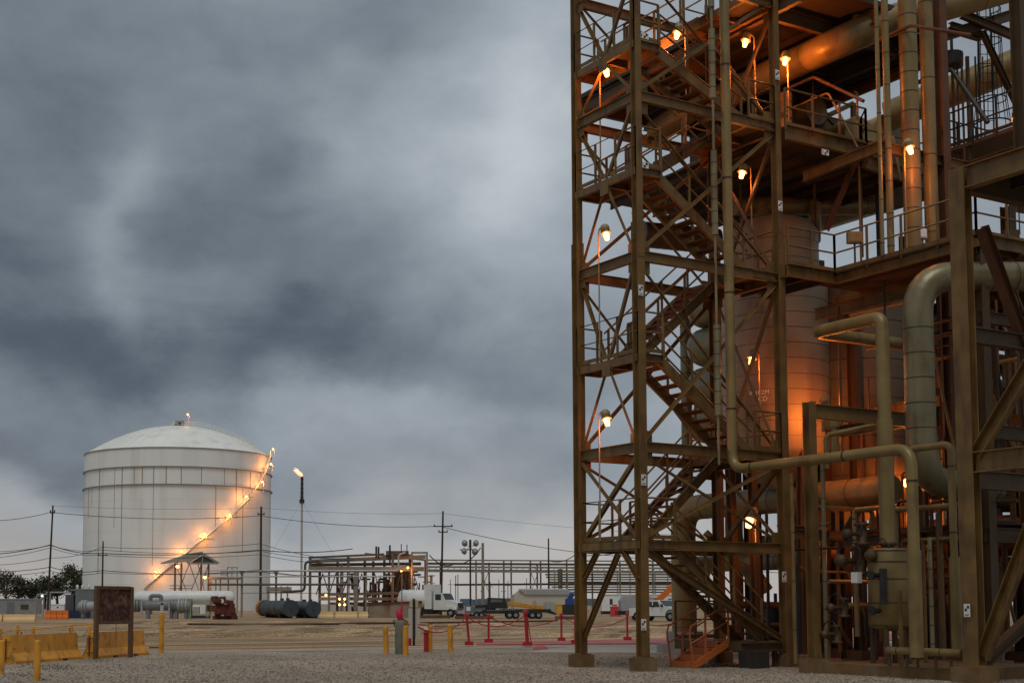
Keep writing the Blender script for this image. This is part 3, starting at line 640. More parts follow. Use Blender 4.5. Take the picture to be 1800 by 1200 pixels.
a=at(1412,312,X=7.0);c=at(1547,258,X=7.0);bm(a,c,.3,STEEL);e=at(1700,280,Y=c.y); e=V((e.x,c.y,c.z));bm(c,e,.28,STEEL)
bm(e+V((0,0,0)),e+V((0,-2.0,0)),.26,STEEL)
b=MB(); b.chan(at(1503,285,d=40),at(1452,405,d=40),.1,.18,.014); part('brace',b,RUSTR,ps)
# trusswork seen against the sky under the roof deck
for a,c in (((1450,200),(1500,252)),((1455,205),(1412,262)),((1396,232),(1500,182)),((1500,182),(1500,255))):
    b=MB(); b.bar(at(*a,d=45),at(*c,d=45),.14); part('brace',b,STEELD,ps)
Z5=18.9
deck('roof_deck',[(5.0,-1.0),(10.6,-1.0),(10.6,.5),(12.0,.5),(12.0,9.5),(5,9.5)],Z5,th=.15,joist=(5.3,11.9,.6,9.4,1.1))
for y in (0.4,4.5,9): bm((5,y,Z5-.45),(12,y,Z5-.45),.4,STEELD)
for x in (5.1,8,10.5,11.9): bm((x,-.9 if x<10.6 else .6,Z5-.45),(x,9.4,Z5-.45),.4,STEELD)
for x,y in ((11.9,9.3),): col(x,y,19,STEELD)
# ducts and housing added as a dark mass between the two upper decks
for k,(x,z,r) in enumerate(((12.8,17.2,.75),(14.6,16.0,.8),(11.2,18.0,.5),(14.9,17.8,.8))):
    pipe('filler_duct',('long','broad','slender','rearmost')[k]+' duct added to fill the dark below the roof deck',[(x,4.0+k*.2,z),(x,9.4,z)],r,m=PIPE,cat='duct')
bx=MB(); bx.box((9.9,5.2,15.3),(15.1,9.2,18.3)); bx.box((11,2.4,15.2),(15.0,5.1,16.4)); single('filler_housing',bx,STEELD,'dark steel housing added on the upper walkway to fill the dark','housing',(12,6,15))
# rear rack to the right
rr=thing('rear_pipe_rack','dark many-level pipe rack behind the big right column','pipe rack',(16,4,0))
for x in (13.2,17.2,21.5):
    for y in (-1.2,2.6,6.4,10.0):
        if (x,y)==(13.2,-1.2): pass
        col(x,y,12.8 if x>14 else 13.6,STEELD,par=rr,w=.3)
for z in (3.9,6.0,7.9,9.6,11.9):
    for y in (-1.2,2.6,6.4,10.0): bm((13.2,y,z),(21.5,y,z),.42,STEELD,rr,.22)
    for x in (13.2,17.2,21.5): bm((x,-1.2,z),(x,10,z),.42,STEELD,rr,.22)
for z,x0,x1,y0,y1 in ((4.15,13.2,21.4,-1.2,9.9),(6.25,14,20,1.5,6.4),(11.2,13.3,17.2,-1.1,2.6),(12.1,17.2,21.4,2.6,9.9)):
    deck('deck',[(x0,y0),(x1,y0),(x1,y1),(x0,y1)],z,rr,joist=(x0+.3,x1,y0,y1,1.0))
for a,c in (((13.2,-1.2,4.1),(17.2,-1.2,7.7)),((17.2,-1.2,4.1),(13.2,-1.2,7.7)),((13.2,2.6,8),(13.2,6.4,11.8)),((17.2,6.4,8.1),(17.2,2.6,11.8))):
    b=MB(); b.bar(a,c,.12); part('brace',b,STEELD,rr)
for q_ in ([(13.1,6.4,4.2),(13.1,-1.3,4.2),(21.5,-1.3,4.2)],[(14,1.4,6.3),(20,1.4,6.3)],[(13.3,-1.2,11.25),(17.2,-1.2,11.25)]): r_=MB(); rail(r_,q_); part('railing',r_,BLACK,rr)
rng=random.Random(3)
WRD=['lowest','low','lower middle','middle','upper middle','high']
for k,(y,z,r,m) in enumerate(((-.4,4.75,.2,STEELD),(.6,4.7,.14,RUSTR),(1.5,6.7,.28,STEELD),(2.2,8.5,.16,PIPE),(.2,8.4,.24,STEELD),(3.6,10.1,.3,STEELD))):
    pipe('rack_pipe',WRD[k]+' horizontal pipe lying on the dark rear rack',[(11.6,y,z),(22,y,z)],r,m=m,group='pipes on the rear rack')
for k,(x,d,y0,y1,r,m) in enumerate(((1652,44,520,762,.13,RUSTR),(1668,44,520,762,.1,RUSTR),(1742,43,520,800,.12,RUSTR),(1776,45,540,600,.05,BLACK),(1560,43,640,790,.15,PIPE),(1534,42,560,720,.2,PIPE),(1640,43,560,900,.2,RUSTR),(1716,42,850,1150,.1,RUSTR),(1749,42,820,1120,.1,RUSTR),(1490,42,520,660,.06,PIPE),(1500,42,690,720,.05,PIPE))):
    a=at(x,y0,d=d);c=at(x+3,y1,d=d); pipe('rear_riser','%s upright pipe between the rear decks'%('reddish','thin reddish','tall tan lit','small black','orange lit banded','stout tan','stout red','low dark red','second low dark red','slim tan','very short')[k],[a,pz(a,c.z)],r,m=m,every=.6 if r>.12 else 0)
a=at(1660,730,d=43);pipe('curved_vent','small gooseneck vent pipe behind the wide grey duct',[at(1632,730,d=43),a,at(1662,770,d=43)],.09,bend=.25)
# second big duct behind the caged ladder
pipe('rear_overhead_duct','large dark duct crossing behind the caged ladder',[at(1560,205,d=46),at(1700,150,d=44.5),at(1850,85,d=43.5)],.52,m=PIPE,cat='duct',seg=24)
# caged ladder
cl=thing('caged_ladder','black ladder with a flared safety cage against the sky','ladder',at(1742,290,d=41))
LT,LB=at(1738,-30,d=41),at(1738,290,d=41); L0=V((LB.x,LB.y,0))
b=MB()
for s_ in (-.2,.2): b.tube([L0+R0*s_+V((0,0,LB.z)),L0+R0*s_+V((0,0,LT.z))],.028,6)
part('stile',b,BLACK,cl)
z=LB.z+.2
while z<LT.z: b=MB(); b.tube([L0+R0*-.2+V((0,0,z)),L0+R0*.2+V((0,0,z))],.013,5); z+=.3; part('rung',b,BLACK,cl)
zb=at(1742,225,d=41).z; zs=[(zb,.52),(zb+.75,.44),(zb+1.7,.36),(zb+2.6,.34),(zb+3.6,.34)]
b=MB()
for z,r in zs:
    c=L0-F0*.35; b.tube([c+R0*(r*sin(t))-F0*(r*cos(t))+V((0,0,z)) for t in [i*pi/10-pi*.8 for i in range(17)]],.025 if r>.5 else .018,6)
for t in [i*pi/5-pi*.8 for i in range(9)]:
    c=L0-F0*.35; b.tube([c+R0*(r*sin(t))-F0*(r*cos(t))+V((0,0,z)) for z,r in zs],.014,5)
part('cage',b,BLACK,cl)
# high platform right of the pipe bundle
hp=thing('high_platform','small high railed platform beside the caged ladder','platform',at(1740,290,d=41.5))
a=at(1665,262,d=40.5);zp=a.z; b=MB(); b.box((a.x,a.y-3.5,zp-.12),(a.x+4.5,a.y+.4,zp)); part('deck',b,STEELD,hp)
r_=MB(); rail(r_,[(a.x,a.y-.1,zp),(a.x,a.y-3.4,zp),(a.x+4.4,a.y-3.4,zp)],post=.9); part('railing',r_,BLACK,hp); r_=MB(); rail(r_,[(a.x,a.y+.3,zp),(a.x+4.4,a.y+.3,zp)]); part('railing',r_,BLACK,hp)
b=MB(); 
for (x,y) in ((a.x+.1,a.y-3.4),(a.x+4.3,a.y-3.4)): b.bar((x,y,zp-.1),(x,y,Z3),.16)
part('leg',b,STEELD,hp)
# overhead beams at the top right
for a,c,w in (((1640,70),(1800,20),.3),((1690,25),(1810,75),.25),((1726,55),(1790,190),.14),((1670,45),(1725,62),.2),((1668,52),(1722,68),.15)):
    bm(at(*a,d=40),at(*c,d=40.5),w,STEELD,ps)
b=MB(); b.cyl(at(1672,95,d=40.5),at(1672,118,d=40.5),.35,12); single('vent_drum',b,DARK,'small dark drum hanging under the top right beams','drum',at(1672,118,d=40.5))
for x,d,r in ((1690,40,.035),(1700,40,.06),(1682,40.5,.03),(1672,40.5,.045),(1714,41,.03),(1727,41.5,.025)):
    a=at(x,100 if x!=1672 else 60,d=d); c=at(x,285,d=d); pipe('conduit','thin vertical conduit near the caged ladder',[a,pz(a,c.z)],r,m=STEELD,seg=8,group='thin conduits near the caged ladder')
# instruments
def ibox(x,y,d,w,h,m,lab,stand=1.0):
    t=thing('instrument_box',lab,'instrument box',at(x,y,d=d)-V((0,0,stand))); p=at(x,y,d=d)
    b=MB(); b.cbox(p,(w,.18,h),-YAW); b.cbox(p-F0*.1,(w*.8,.02,h*.75),-YAW); part('box',b,m,t); b=MB(); b.tube([p-V((0,0,h/2)),p-V((0,0,stand))],.03,6); part('post',b,STEELD,t)
ibox(1502,418,38.5,.42,.33,LAMPH,'orange lit instrument box on a post behind the walkway rail',.9)
ibox(1621,412,36.8,.2,.26,WHITE,'small white instrument box at the walkway rail by the vertical pipes',.6)
ibox(1777,414,38,.42,.3,STEELD,'brown floodlight box on the rail under the right deck',.8)
ibox(1452,748,38,.2,.3,STEEL,'small box under the square frame beam',.4)
pl=MB(); pl.cbox(at(1218,95,d=44),(1.15,.5,2.0),-YAW); single('pale_panel',pl,mat('pink_lit_sheet',(.55,.47,.44),.45,.2,.25,1.5),'pale sheet housing behind the top of the tower, coloured as if lit pink','housing',at(1218,130,d=44))  # pink light on the sheet is part of its base colour
pp=at(1240,262,d=43.5); pipe('behind_duct','dull duct glimpsed between tower levels at upper left',[at(1150,235,d=45),at(1262,160,d=43)],.42,m=PIPE,cat='duct',every=1)
pipe('cream_duct','cream cross pipe lit from behind the upper stairs',[at(1140,345,d=44),at(1250,285,d=43)],.3,m=PIPEG,cat='duct',every=.8)
pipe('low_left_duct','dull ribbed duct behind the third stair flight',[at(1130,412,d=44),at(1262,425,d=44.5)],.42,m=STEELD,cat='duct',every=.25)
# steel at the foot, red lamplight put into its colour
fs=thing('foot_frame','low red lit steel frame and arch plates behind the square post','frame',at(1490,1150,Z=0))
for x in (1472,1432,1515):
    a=at(x,1150,Z=0); b=MB(); b.ibeam((a.x,a.y,0),(a.x,a.y,4.3),.3,.3,.02,up=(0,1,0)); part('column',b,RUSTR,fs)
a=at(1472,1150,Z=0);c=at(1525,1152,Z=0)
for z in (4.2,3.0): 
    b=MB(); b.ibeam((a.x,a.y,z),(c.x,c.y,z),.2,.3); part('beam',b,RUSTR,fs)
b=MB(); b.poly([V((a.x+(c.x-a.x)*u,a.y+(c.y-a.y)*u,z)) for u,z in ((0,3.1),(0,1.9),(.25,2.35),(.5,2.5),(.75,2.35),(1,1.9),(1,3.1))],F0*.02); b.poly([V((a.x+(c.x-a.x)*u,a.y+(c.y-a.y)*u,z)) for u,z in ((0,.9),(0,1.6),(1,1.6),(1,.9))],F0*.02); part('plate',b,RUSTR,fs)
b=MB(); b.bar(at(1515,885,d=41),at(1475,955,d=41),.2); part('brace',b,STEEL,fs)
lamp(at(1500,930,d=43),'lamp hidden under the long duct that reddens the low frame',energy=70)
lamp(at(1560,895,d=42),'lamp hidden behind the looped pipe foot among red steel',energy=50)
# ground-level pumps and drums between the legs
for k,(x,y,r,h) in enumerate(((1330,1148,.35,1.2),(1365,1146,.5,1.7),(1435,1150,.55,2.6),(1535,1152,.4,1.5),(1680,1160,.6,2.0),(1640,1155,.45,1.3))):
    p=at(x,y,Z=0); t=thing('process_drum',('small','plump','tall','modest','large shaded','squat')[k]+' dark drum standing among the plant legs','drum',p)
    b=MB(); b.rev(p,[(0,.25),(r*.7,.28),(r,.4),(r,h-.15),(r*.7,h),(0,h+.04)],20); part('shell',b,DARK if k!=2 else STEELD,t)
    b=MB(); 
    for i in range(3): b.bar(p+V((r*.7*cos(i*2.1),r*.7*sin(i*2.1),0)),p+V((r*.7*cos(i*2.1),r*.7*sin(i*2.1),.4)),.08)
    b.cyl(p+V((0,0,h)),p+V((0,0,h+.35)),.06,8); part('legs',b,STEELD,t)
for k,(x0,x1,y,d,r,m) in enumerate(((1300,1380,1062,44,.12,RUSTR),(1290,1390,1096,44,.07,STEELD),(1420,1470,975,43,.2,RUSTR),(1600,1690,968,44,.16,RUSTR),(1720,1800,985,44,.16,RUSTR),(1600,1700,1050,43,.3,DARK),(1640,1700,880,45,.3,DARK),(1730,1800,1010,43,.1,DARK),(1720,1810,880,44,.35,DARK))):
    pipe('low_pipe',('reddish pipe low behind the tower braces','thin rail-like pipe near the ground behind the tower','stub of red pipe below the long duct','red pipe behind the two downpipes at mid height','bright red pipe right of the big column','fat dark pipe behind the manifold','fat dark pipe under the rear deck','dark pipe under the bright red pipe','fattest dark pipe right of the big column')[k],[at(x0,y,d=d),at(x1,y+2,d=d)],r,m=m)
# orange steps
st=thing('orange_steps','portable orange steps with handrails leading up to the tower base platform','steps',(2.75,.9,0))
x0,x1,ya,yb,H_=2.0,3.28,.42,1.32,.66
for i in range(4):
    b=MB(); x=x0+.15+i*.31; z=.18*(i+1)-.02; b.box((x-.16,ya+.05,z-.03),(x+.15,yb-.05,z)); b.box((x-.165,ya+.05,z-.17),(x-.155,yb-.05,z-.031)); part('tread',b,ORG,st)
for y in (ya,yb):
    b=MB(); b.poly([V((x0-.02,y-.02,0)),V((x0+.12,y-.02,0)),V((x1,y-.02,.56)),V((x1,y-.02,.72)),V((x1-.12,y-.02,.72)),V((x0-.02,y-.02,.12))],(0,.04,0)); part('stringer',b,ORG,st)
    b=MB()
    for h in (.95,.5): b.tube([V((x0+.02,y,.15)),V((x0-.1,y,.15+h*.8)),V((x0-.05,y,.15+h)),V((x1-.05,y,.72+h))],.024,6) if h>.9 else b.tube([V((x0-.05,y,.15+h)),V((x1-.05,y,.72+h))],.02,6)
    for t in (.35,.98): b.bar(V((x0+(x1-x0)*t,y,.6*t+.1)),V((x0+(x1-x0)*t,y,.15+.57*t+.93)),.04)
    part('handrail',b,ORG,st)
b=MB(); b.cbox((3.55,-.25,.22),(.6,.45,.44)); single('black_crate',b,DARK,'small black block tucked under the base platform edge','block',(3.55,-.25,0))
# survey tags
TAGM=mat('tag_white',(.7,.7,.67),.5,0,.05)
def stag(p,nrm,label,w=.16,h=.28,txt='3667',land=False):
    if land: w,h=h,w
    n=V(nrm); x=V((0,0,1)).cross(n).normalized(); z=V((0,0,1)); p=V(p)+n*.012
    t=thing('survey_tag',label,'survey tag',p,'black and white survey tags'); 
    b=MB(); b.poly([p-x*w/2-z*h/2,p+x*w/2-z*h/2,p+x*w/2+z*h/2,p-x*w/2+z*h/2],n*.004); part('plate',b,TAGM,t)
    q=w*.36 if not land else h*.42; b=MB(); o=p+n*.0045+z*(h*.14 if not land else 0)+x*(0 if not land else w*.14)
    for sx,sz in ((0,0),(-1,-1)): b.poly([o+x*(sx*q)+z*(sz*q),o+x*((sx+1)*q)+z*(sz*q),o+x*((sx+1)*q)+z*((sz+1)*q),o+x*(sx*q)+z*((sz+1)*q)],n*.002)
    part('checker',b,BLACK,t)
    m3=Matrix((x,z,n)).transposed()
    if land: m3=m3@Matrix.Rotation(pi/2,3,'Z')
    textobj('number',txt,.055,BLACK,t,n*.0065+(z*(-h*.42) if not land else x*(-w*.3)),m3.to_euler())
ny=(0,-1,0)
for y,lab in ((1097,'tag lowest on the front tower column'),(843,'tag on the front tower column between first and second beams'),(510,'tag on the front tower column above the long stair flight')):
    p=at(1131 if y>600 else 1126,y,Y=-.152); stag((p.x,-.152,p.z),ny,'white and black survey '+lab)
for x,y,lab in ((1366,132,'near the top of the right tower column'),(1371,362,'on the right tower column above the walkway'),(1378,1013,'low on the right tower column')):
    p=at(x,y,Y=-.152); stag((p.x,-.152,p.z),ny,'white and black survey tag '+lab)
stag((EX-.18,EY,at(1708,1072,X=EX).z),(-1,0,0),'white and black survey tag on the massive column at right')
p=at(1450,268,Y=-.31); stag((p.x,-.31,p.z),ny,'wide survey tag on the upper walkway beam',land=True)
for y,lab in ((63,'highest left landing'),(290,'third left landing')):
    p=at(1133,y,Y=-.10); stag((p.x,-.08,p.z),ny,'wide survey tag on the edge of the '+lab,land=True)

# small-bore clutter threading the structure
rg=random.Random(21)
def small(pts,r,m,k=0):
    b=MB(); b.tube(pts,r,7,bend=.12)
    for p in pts[1:-1]: pass
    single('small_bore_pipe',b,m,'one of the many small bore pipes threading the dark process structure','pipe',pts[0],'small bore pipes threading the process structure')
MS=[STEELD,STEEL,PIPE,RUSTR,STEELD,BLACK]
for i in range(16):   # between the upper decks
    x=rg.uniform(6.5,12); y=rg.uniform(-1.5,4); z0=rg.uniform(11.1,13); z1=rg.uniform(14.5,18.7); m=rg.choice(MS)
    if rg.random()<.5: small([(x,y,z0),(x,y,z1),(x+rg.uniform(-1,1),y,z1+.01)],rg.uniform(.02,.06),m)
    else: small([(x,y,z1),(x,y-rg.uniform(1,3),z1),(x,y-3,z1-rg.uniform(.5,2))],rg.uniform(.025,.07),m)
for i in range(40):   # below the walkway, to the right
    x=rg.uniform(7,12.5); y=rg.uniform(-4.6,1.0); z0=rg.uniform(4,7.5); z1=rg.uniform(8,10.6); m=rg.choice(MS)
    if rg.random()<.55: small([(x,y,z0),(x,y,z1)],rg.uniform(.02,.06),m)
    else: small([(x,y,z1),(x,y-rg.uniform(1,3),z1),(x,y-3,z0)],rg.uniform(.03,.08),m)
for i in range(56):   # near the ground
    x=rg.uniform(5.2,11.5); y=rg.uniform(-5.5,1.8); z0=rg.uniform(.1,1.2); z1=rg.uniform(1.6,4.6); m=rg.choice(MS)
    q=rg.random()
    if q<.4: small([(x,y,z0),(x,y,z1)],rg.uniform(.025,.07),m)
    elif q<.7: small([(x,y,z0),(x,y,z1),(x,y-rg.uniform(.6,2.5),z1)],rg.uniform(.03,.08),m)
    else: small([(x,y,z1),(x+rg.uniform(.6,2.5),y,z1),(x+2.6,y,z0)],rg.uniform(.03,.09),m)
for i in range(34):   # right of the big column
    x=rg.uniform(9,15); y=rg.uniform(-3.5,1.5); z0=rg.uniform(.3,2); z1=rg.uniform(2.2,7.4)
    small([(x,y,z0),(x,y,z1),(x+rg.uniform(.5,1.6),y,z1)],rg.uniform(.025,.06),rg.choice(MS))
for i in range(26):   # silhouettes on the rear rack
    x=rg.uniform(12.8,17); y=rg.uniform(-1.5,5); z0=rg.uniform(4.2,9); z1=z0+rg.uniform(1.2,3.4); q=rg.random()
    if q<.45: small([(x,y,z0),(x,y,z1)],rg.uniform(.03,.08),rg.choice(MS))
    elif q<.75: small([(x-1.5,y,z1),(x+1.5,y,z1),(x+1.5,y,z0)],rg.uniform(.03,.07),rg.choice(MS))
    else: small([(x,y+1.5,z1),(x,y-1.5,z1),(x,y-1.5,z0)],rg.uniform(.04,.1),rg.choice(MS))
# big process block between the legs, unlit
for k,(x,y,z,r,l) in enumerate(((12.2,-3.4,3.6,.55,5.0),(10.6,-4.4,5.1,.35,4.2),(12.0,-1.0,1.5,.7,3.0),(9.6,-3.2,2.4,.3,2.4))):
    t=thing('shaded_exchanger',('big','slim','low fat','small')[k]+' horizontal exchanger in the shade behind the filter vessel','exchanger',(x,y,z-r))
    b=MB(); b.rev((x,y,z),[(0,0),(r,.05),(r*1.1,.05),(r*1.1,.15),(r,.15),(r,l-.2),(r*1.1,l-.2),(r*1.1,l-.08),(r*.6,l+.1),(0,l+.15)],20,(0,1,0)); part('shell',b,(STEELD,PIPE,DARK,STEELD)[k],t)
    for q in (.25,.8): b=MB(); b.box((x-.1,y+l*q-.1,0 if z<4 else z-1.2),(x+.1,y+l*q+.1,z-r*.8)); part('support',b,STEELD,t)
# secondary steel below the walkway
for a,c,h in (((6.95,-4.9,8.9),(12.4,-4.9,8.9),.3),((6.95,-4.9,6.0),(12.4,-4.9,6.0),.34),((6.95,-4.9,3.4),(12.4,-4.9,3.4),.36),((7.0,-4.8,3.4),(7.0,-.2,3.4),.3),((12.4,-4.8,3.4),(12.4,1.5,3.4),.3),((12.4,-4.8,7.0),(12.4,1.5,7.0),.3),((9.7,-4.8,3.3),(9.7,-.4,3.3),.25),((5.1,.1,3.6),(9.8,.1,3.6),.26)):
    bm(a,c,h,STEELD)
deck('lower_deck',[(7.6,-4.7),(12.3,-4.7),(12.3,1.6),(7.6,1.6)],3.75,joist=(7.9,12.2,-4.6,1.5,.9))
col(12.4,-4.9,11,STEELD)
# ---------------- background yard ----------------
class LF:
    """local frame of a thing standing at photo pixel x,yb on the ground, facing the camera: x right, y away, z up"""
    def __init__(s,x,yb,rot=0):
        s.o=at(x,yb,Z=0); s.d=(s.o-CAM).dot(F0); s.s=F/s.d; s.x0=x; s.yb=yb; s.rz=-YAW+rot
    def x(s,px): return (px-s.x0)/s.s
    def z(s,py): return max(0,(s.yb-py)/s.s)
    def w(s,px): return px/s.s
def lthing(name,label,cat,f,group=None): return thing(name,label,cat,f.o,group,rz=f.rz)
def lp_(name,mb,m,t,**k): return part(name,mb,m,t,local=True,**k)
TANKW=mat('tank_white_paint',(.80,.815,.785),.5,0,.07,.05,.04,3,.05,2,stain=(.42,.38,.30),sscale=(.25,.25,.03),samt=.28)
ROOFW=mat('tank_roof_paint',(.80,.80,.74),.5,0,.10,.06,.04,3,.05,2,stain=(.16,.15,.14),sscale=(.3,.3,.1),samt=.22)
RUSTS=mat('rust_streaks',(.36,.27,.15),.7,0,.3,.3)
TRK=mat('tank_rail_paint',(.74,.71,.62),.6)
GREYP=mat('grey_pipe_paint',(.24,.21,.165),.6,.1,.25,1)
RACK=mat('rack_steel',(.115,.093,.068),.7,.1,.35,.8)
T=LF(311,1072); tk=lthing('storage_tank','huge white domed storage tank with rust streaks, rising above the far yard','tank',T)
TR=22.1; HT=36.6; TC=T.o
b=MB(); b.rev((0,0,0),[(TR,0),(TR,HT)],96); b.cur=0
# plates: horizontal weld lines as tiny steps
for z in (3,6,9,12,15,18,21.5,25): b.rev((0,0,z),[(TR,-.03),(TR+.025,-.03),(TR+.025,.03),(TR,.03)],96,(0,0,1),False)
lp_('shell',b,TANKW,tk)
b=MB(); pr=[(TR+.05,HT)]
for i in range(1,13):
    t=i/12; pr.append((TR*(1-t),HT+7.6*(1-(1-t)**2.0)*.98))
b.rev((0,0,0),pr,96); 
for k in range(48): 
    a=k*pi/24; 
    for i in range(11): b.bar((pr[i][0]*cos(a),pr[i][0]*sin(a),pr[i][1]+.03),(pr[i+1][0]*cos(a),pr[i+1][0]*sin(a),pr[i+1][1]+.03),.10,.08)
lp_('dome',b,ROOFW,tk)
for z,dr in ((32.3,.42),(28.3,.5),(HT,.25)):
    b=MB(); b.rev((0,0,z),[(TR,-.09),(TR+dr*.8,-.09),(TR+dr*.8,.09),(TR,.09)],96,(0,0,1),False); lp_('stiffening_ring',b,mat('ring_paint',(.25,.23,.19),.6,0,.3) if z==32.3 else bpy.data.materials['ring_paint'],tk)
b=MB(); rg=random.Random(5)
for k in range(26):
    a=-pi+ (k+.5)*pi/26+rg.uniform(-.02,.02)
    for (z0,z1) in ((28.5,32.1),(28.1-rg.uniform(4,22),28.1)):
        if rg.random()<.6: b=MB(); b.cbox((TR*cos(a),TR*sin(a),(z0+z1)/2),(.06,rg.uniform(.1,.3),z1-z0),a); lp_('rust_streak',b,RUSTS,tk)
TINV=Matrix.Rotation(YAW,3,'Z')
def tcyl(x,y,r):
    """local point on the cylinder of radius r seen at the photo pixel"""
    v=FW+R0*((x-XP)/F)+UPC*((YP-y)/F); o=CAM-TC; a=v.x**2+v.y**2; bb=2*(o.x*v.x+o.y*v.y); c=o.x**2+o.y**2-r*r; D=bb*bb-4*a*c
    t=(-bb-math.sqrt(max(D,0)))/(2*a); p=o+v*t; return TINV@p
sp_=[(252,1034),(290,1001),(305,990),(345,955),(360,944),(392,918),(404,908),(430,882),(440,872),(462,838),(470,822),(476,800)]
P3=[tcyl(x,y,TR+.9) for x,y in sp_]; zc=[p.z for p in P3]
Q=[]
for i in range(len(P3)-1):
    for j in range(4):
        t=j/4; p=P3[i]*(1-t)+P3[i+1]*t; r=(TR+.9)/math.hypot(p.x,p.y); Q.append(V((p.x*r,p.y*r,p.z)))
Q.append(P3[-1])
b=MB()
for dr in (.0,-.8):
    b.tube([q*((TR+.9+dr)/(TR+.9))*1 if False else V((q.x*(TR+.9+dr)/(TR+.9),q.y*(TR+.9+dr)/(TR+.9),q.z)) for q in Q],.14,6)
for a_,c_ in zip(Q[:-1],Q[1:]):
    for j in range(4):
        p=a_*(1-j/4)+c_*(j/4); k=(TR+.1)/(TR+.9); b.bar(p,V((p.x*k,p.y*k,p.z)),.25,.04)
lp_('stair',b,TRK,tk)
b=MB()
for h in (.6,1.15): b.tube([q+V((0,0,h)) for q in Q],.045,5)
for q in Q[::2]: b.bar(q,q+V((0,0,1.15)),.06)
lp_('stair_railing',b,TRK,tk)
b=MB()
for i in (2,4,6,8,10):
    q=P3[i]; u=V((q.x,q.y,0)).normalized(); s_=V((-u.y,u.x,0)); b.poly([q-s_*1.0-u*.8,q+s_*1.0-u*.8,q+s_*1.0+u*.25,q-s_*1.0+u*.25],(0,0,-.12)); b.bar(q-u*.8-V((0,0,1.1)),q+V((0,0,-.1)),.1)
lp_('stair_landing',b,TRK,tk)
b=MB(); A=[]; 
for i in range(13):
    t=i/12; r=1.5+(TR-1.2)*t; tt=1-r/TR; z=HT+7.6*(1-(1-tt)**2)*.98; A.append(V((r*cos(-.42),r*sin(-.42),z)))
for o_ in (V((.3,.6,0)),V((-.3,-.6,0))):
    for h in (.6,1.15): b.tube([p+o_+V((0,0,h)) for p in A],.045,5)
    for p in A: b.bar(p+o_,p+o_+V((0,0,1.15)),.06)
for a_ in range(12): 
    t0=a_*pi/6; t1=t0+pi/6; zz=HT+7.2
    for h in (.6,1.15): b.tube([V((2.2*cos(t0),2.2*sin(t0),zz+h)),V((2.2*cos(t1),2.2*sin(t1),zz+h))],.045,5)
    b.bar((2.2*cos(t0),2.2*sin(t0),zz),(2.2*cos(t0),2.2*sin(t0),zz+1.15),.06)
lp_('roof_railing',b,TRK,tk)
b=MB(); b.cyl((0,0,HT+7.2),(0,0,HT+8.6),.5,12); b.cyl((.9,0,HT+7.2),(.9,0,HT+8.9),.25,10); b.cyl((-.8,-.3,HT+7.2),(-.8,-.3,HT+8.2),.35,10); b.cbox((0,.2,HT+8.7),(2.2,.5,.3)); lp_('roof_valves',b,DARK,tk)
for k,(x,y) in enumerate(((274,1004),(319,968),(360,938),(404,904),(433,872),(461,846),(476,815),(480,789),(330,728))):
    r=TR+2.2 if k<7 else (TR+1.0 if k==7 else 3)
    lc=tcyl(x,y,r) if k<7 else TINV@(at(x,y,d=T.d-(5 if k==7 else 0))-TC)
    p=TC+TINV.inverted()@lc; t=thing('tank_lamp',('lowest','second','third','fourth','fifth','sixth','seventh')[k]+' lamp up the stair of the white tank' if k<7 else ('lamp at the stair head on the rim of the white tank' if k==7 else 'lamp on the dome top of the white tank'),'lamp',p,'lamps along the tank stair')
    b=MB(); b.rev(p,[(0,-.22),(.16,-.16),(.22,0),(.16,.16),(0,.2)],10); part('globe',b,GLOBE,t); b=MB(); b.bar(p+V((0,0,.15)),p+V((0,0,.28)),.35,.35); b.tube([p+R0*.35+V((0,0,.2)),p+R0*.35-V((0,0,2.6))],.05,5); part('pole',b,TRK,t)
    ld=bpy.data.lights.new('lamp_light','POINT'); ld.energy=400 if k<7 else 150; ld.color=(1,.33,.06); ld.shadow_soft_size=.2; lo=bpy.data.objects.new('lamp_light',ld); S.collection.objects.link(lo); lo.parent=t; lo.location=(0,0,-.5)
# flare stack
f=LF(529.5,1068); fl=lthing('flare_stack','slender flare stack with a burning flame right of the white tank','flare stack',f)
b=MB(); b.cyl((0,0,0),(0,0,f.z(878)),.38,10); lp_('stack',b,mat('pale_stack',(.42,.38,.32),.6),fl)
b=MB(); b.cyl((0,0,f.z(880)),(0,0,f.z(842)),.34,10)
for a in range(4): b.bar((.62*cos(a*pi/2+.7),.62*sin(a*pi/2+.7),f.z(880)),(.5*cos(a*pi/2+.7),.5*sin(a*pi/2+.7),f.z(842)),.1)
for y in (842,850,858,866,874): b.rev((0,0,f.z(y)),[(.7,0),(.72,.14)],8)
b.cyl((0,0,f.z(884)),(0,0,f.z(877)),.9,10); b.cyl((0,0,f.z(843)),(0,0,f.z(837)),.45,10); lp_('tip',b,DARK,fl)
b=MB(); q=[V((f.x(x),0,f.z(y))) for x,y in ((529.5,837),(528,834),(525,832),(521,829),(517,826.5),(514,825))]; b.tube(q,[.3,.6,.75,.6,.4,.08],8); b.tube([q[2]+V((0,0,.3)),q[3]+V((0,0,.9)),q[4]+V((-.3,0,1.0))],[.35,.3,.05],6); lp_('flame',b,emis('flare_flame',(1,.52,.30),1.4),fl)
b=MB()
for a in (-22,22): b.tube([(0,0,f.z(880)),(a,3,0)],.03,4)
lp_('guy_wires',b,RACK,fl)
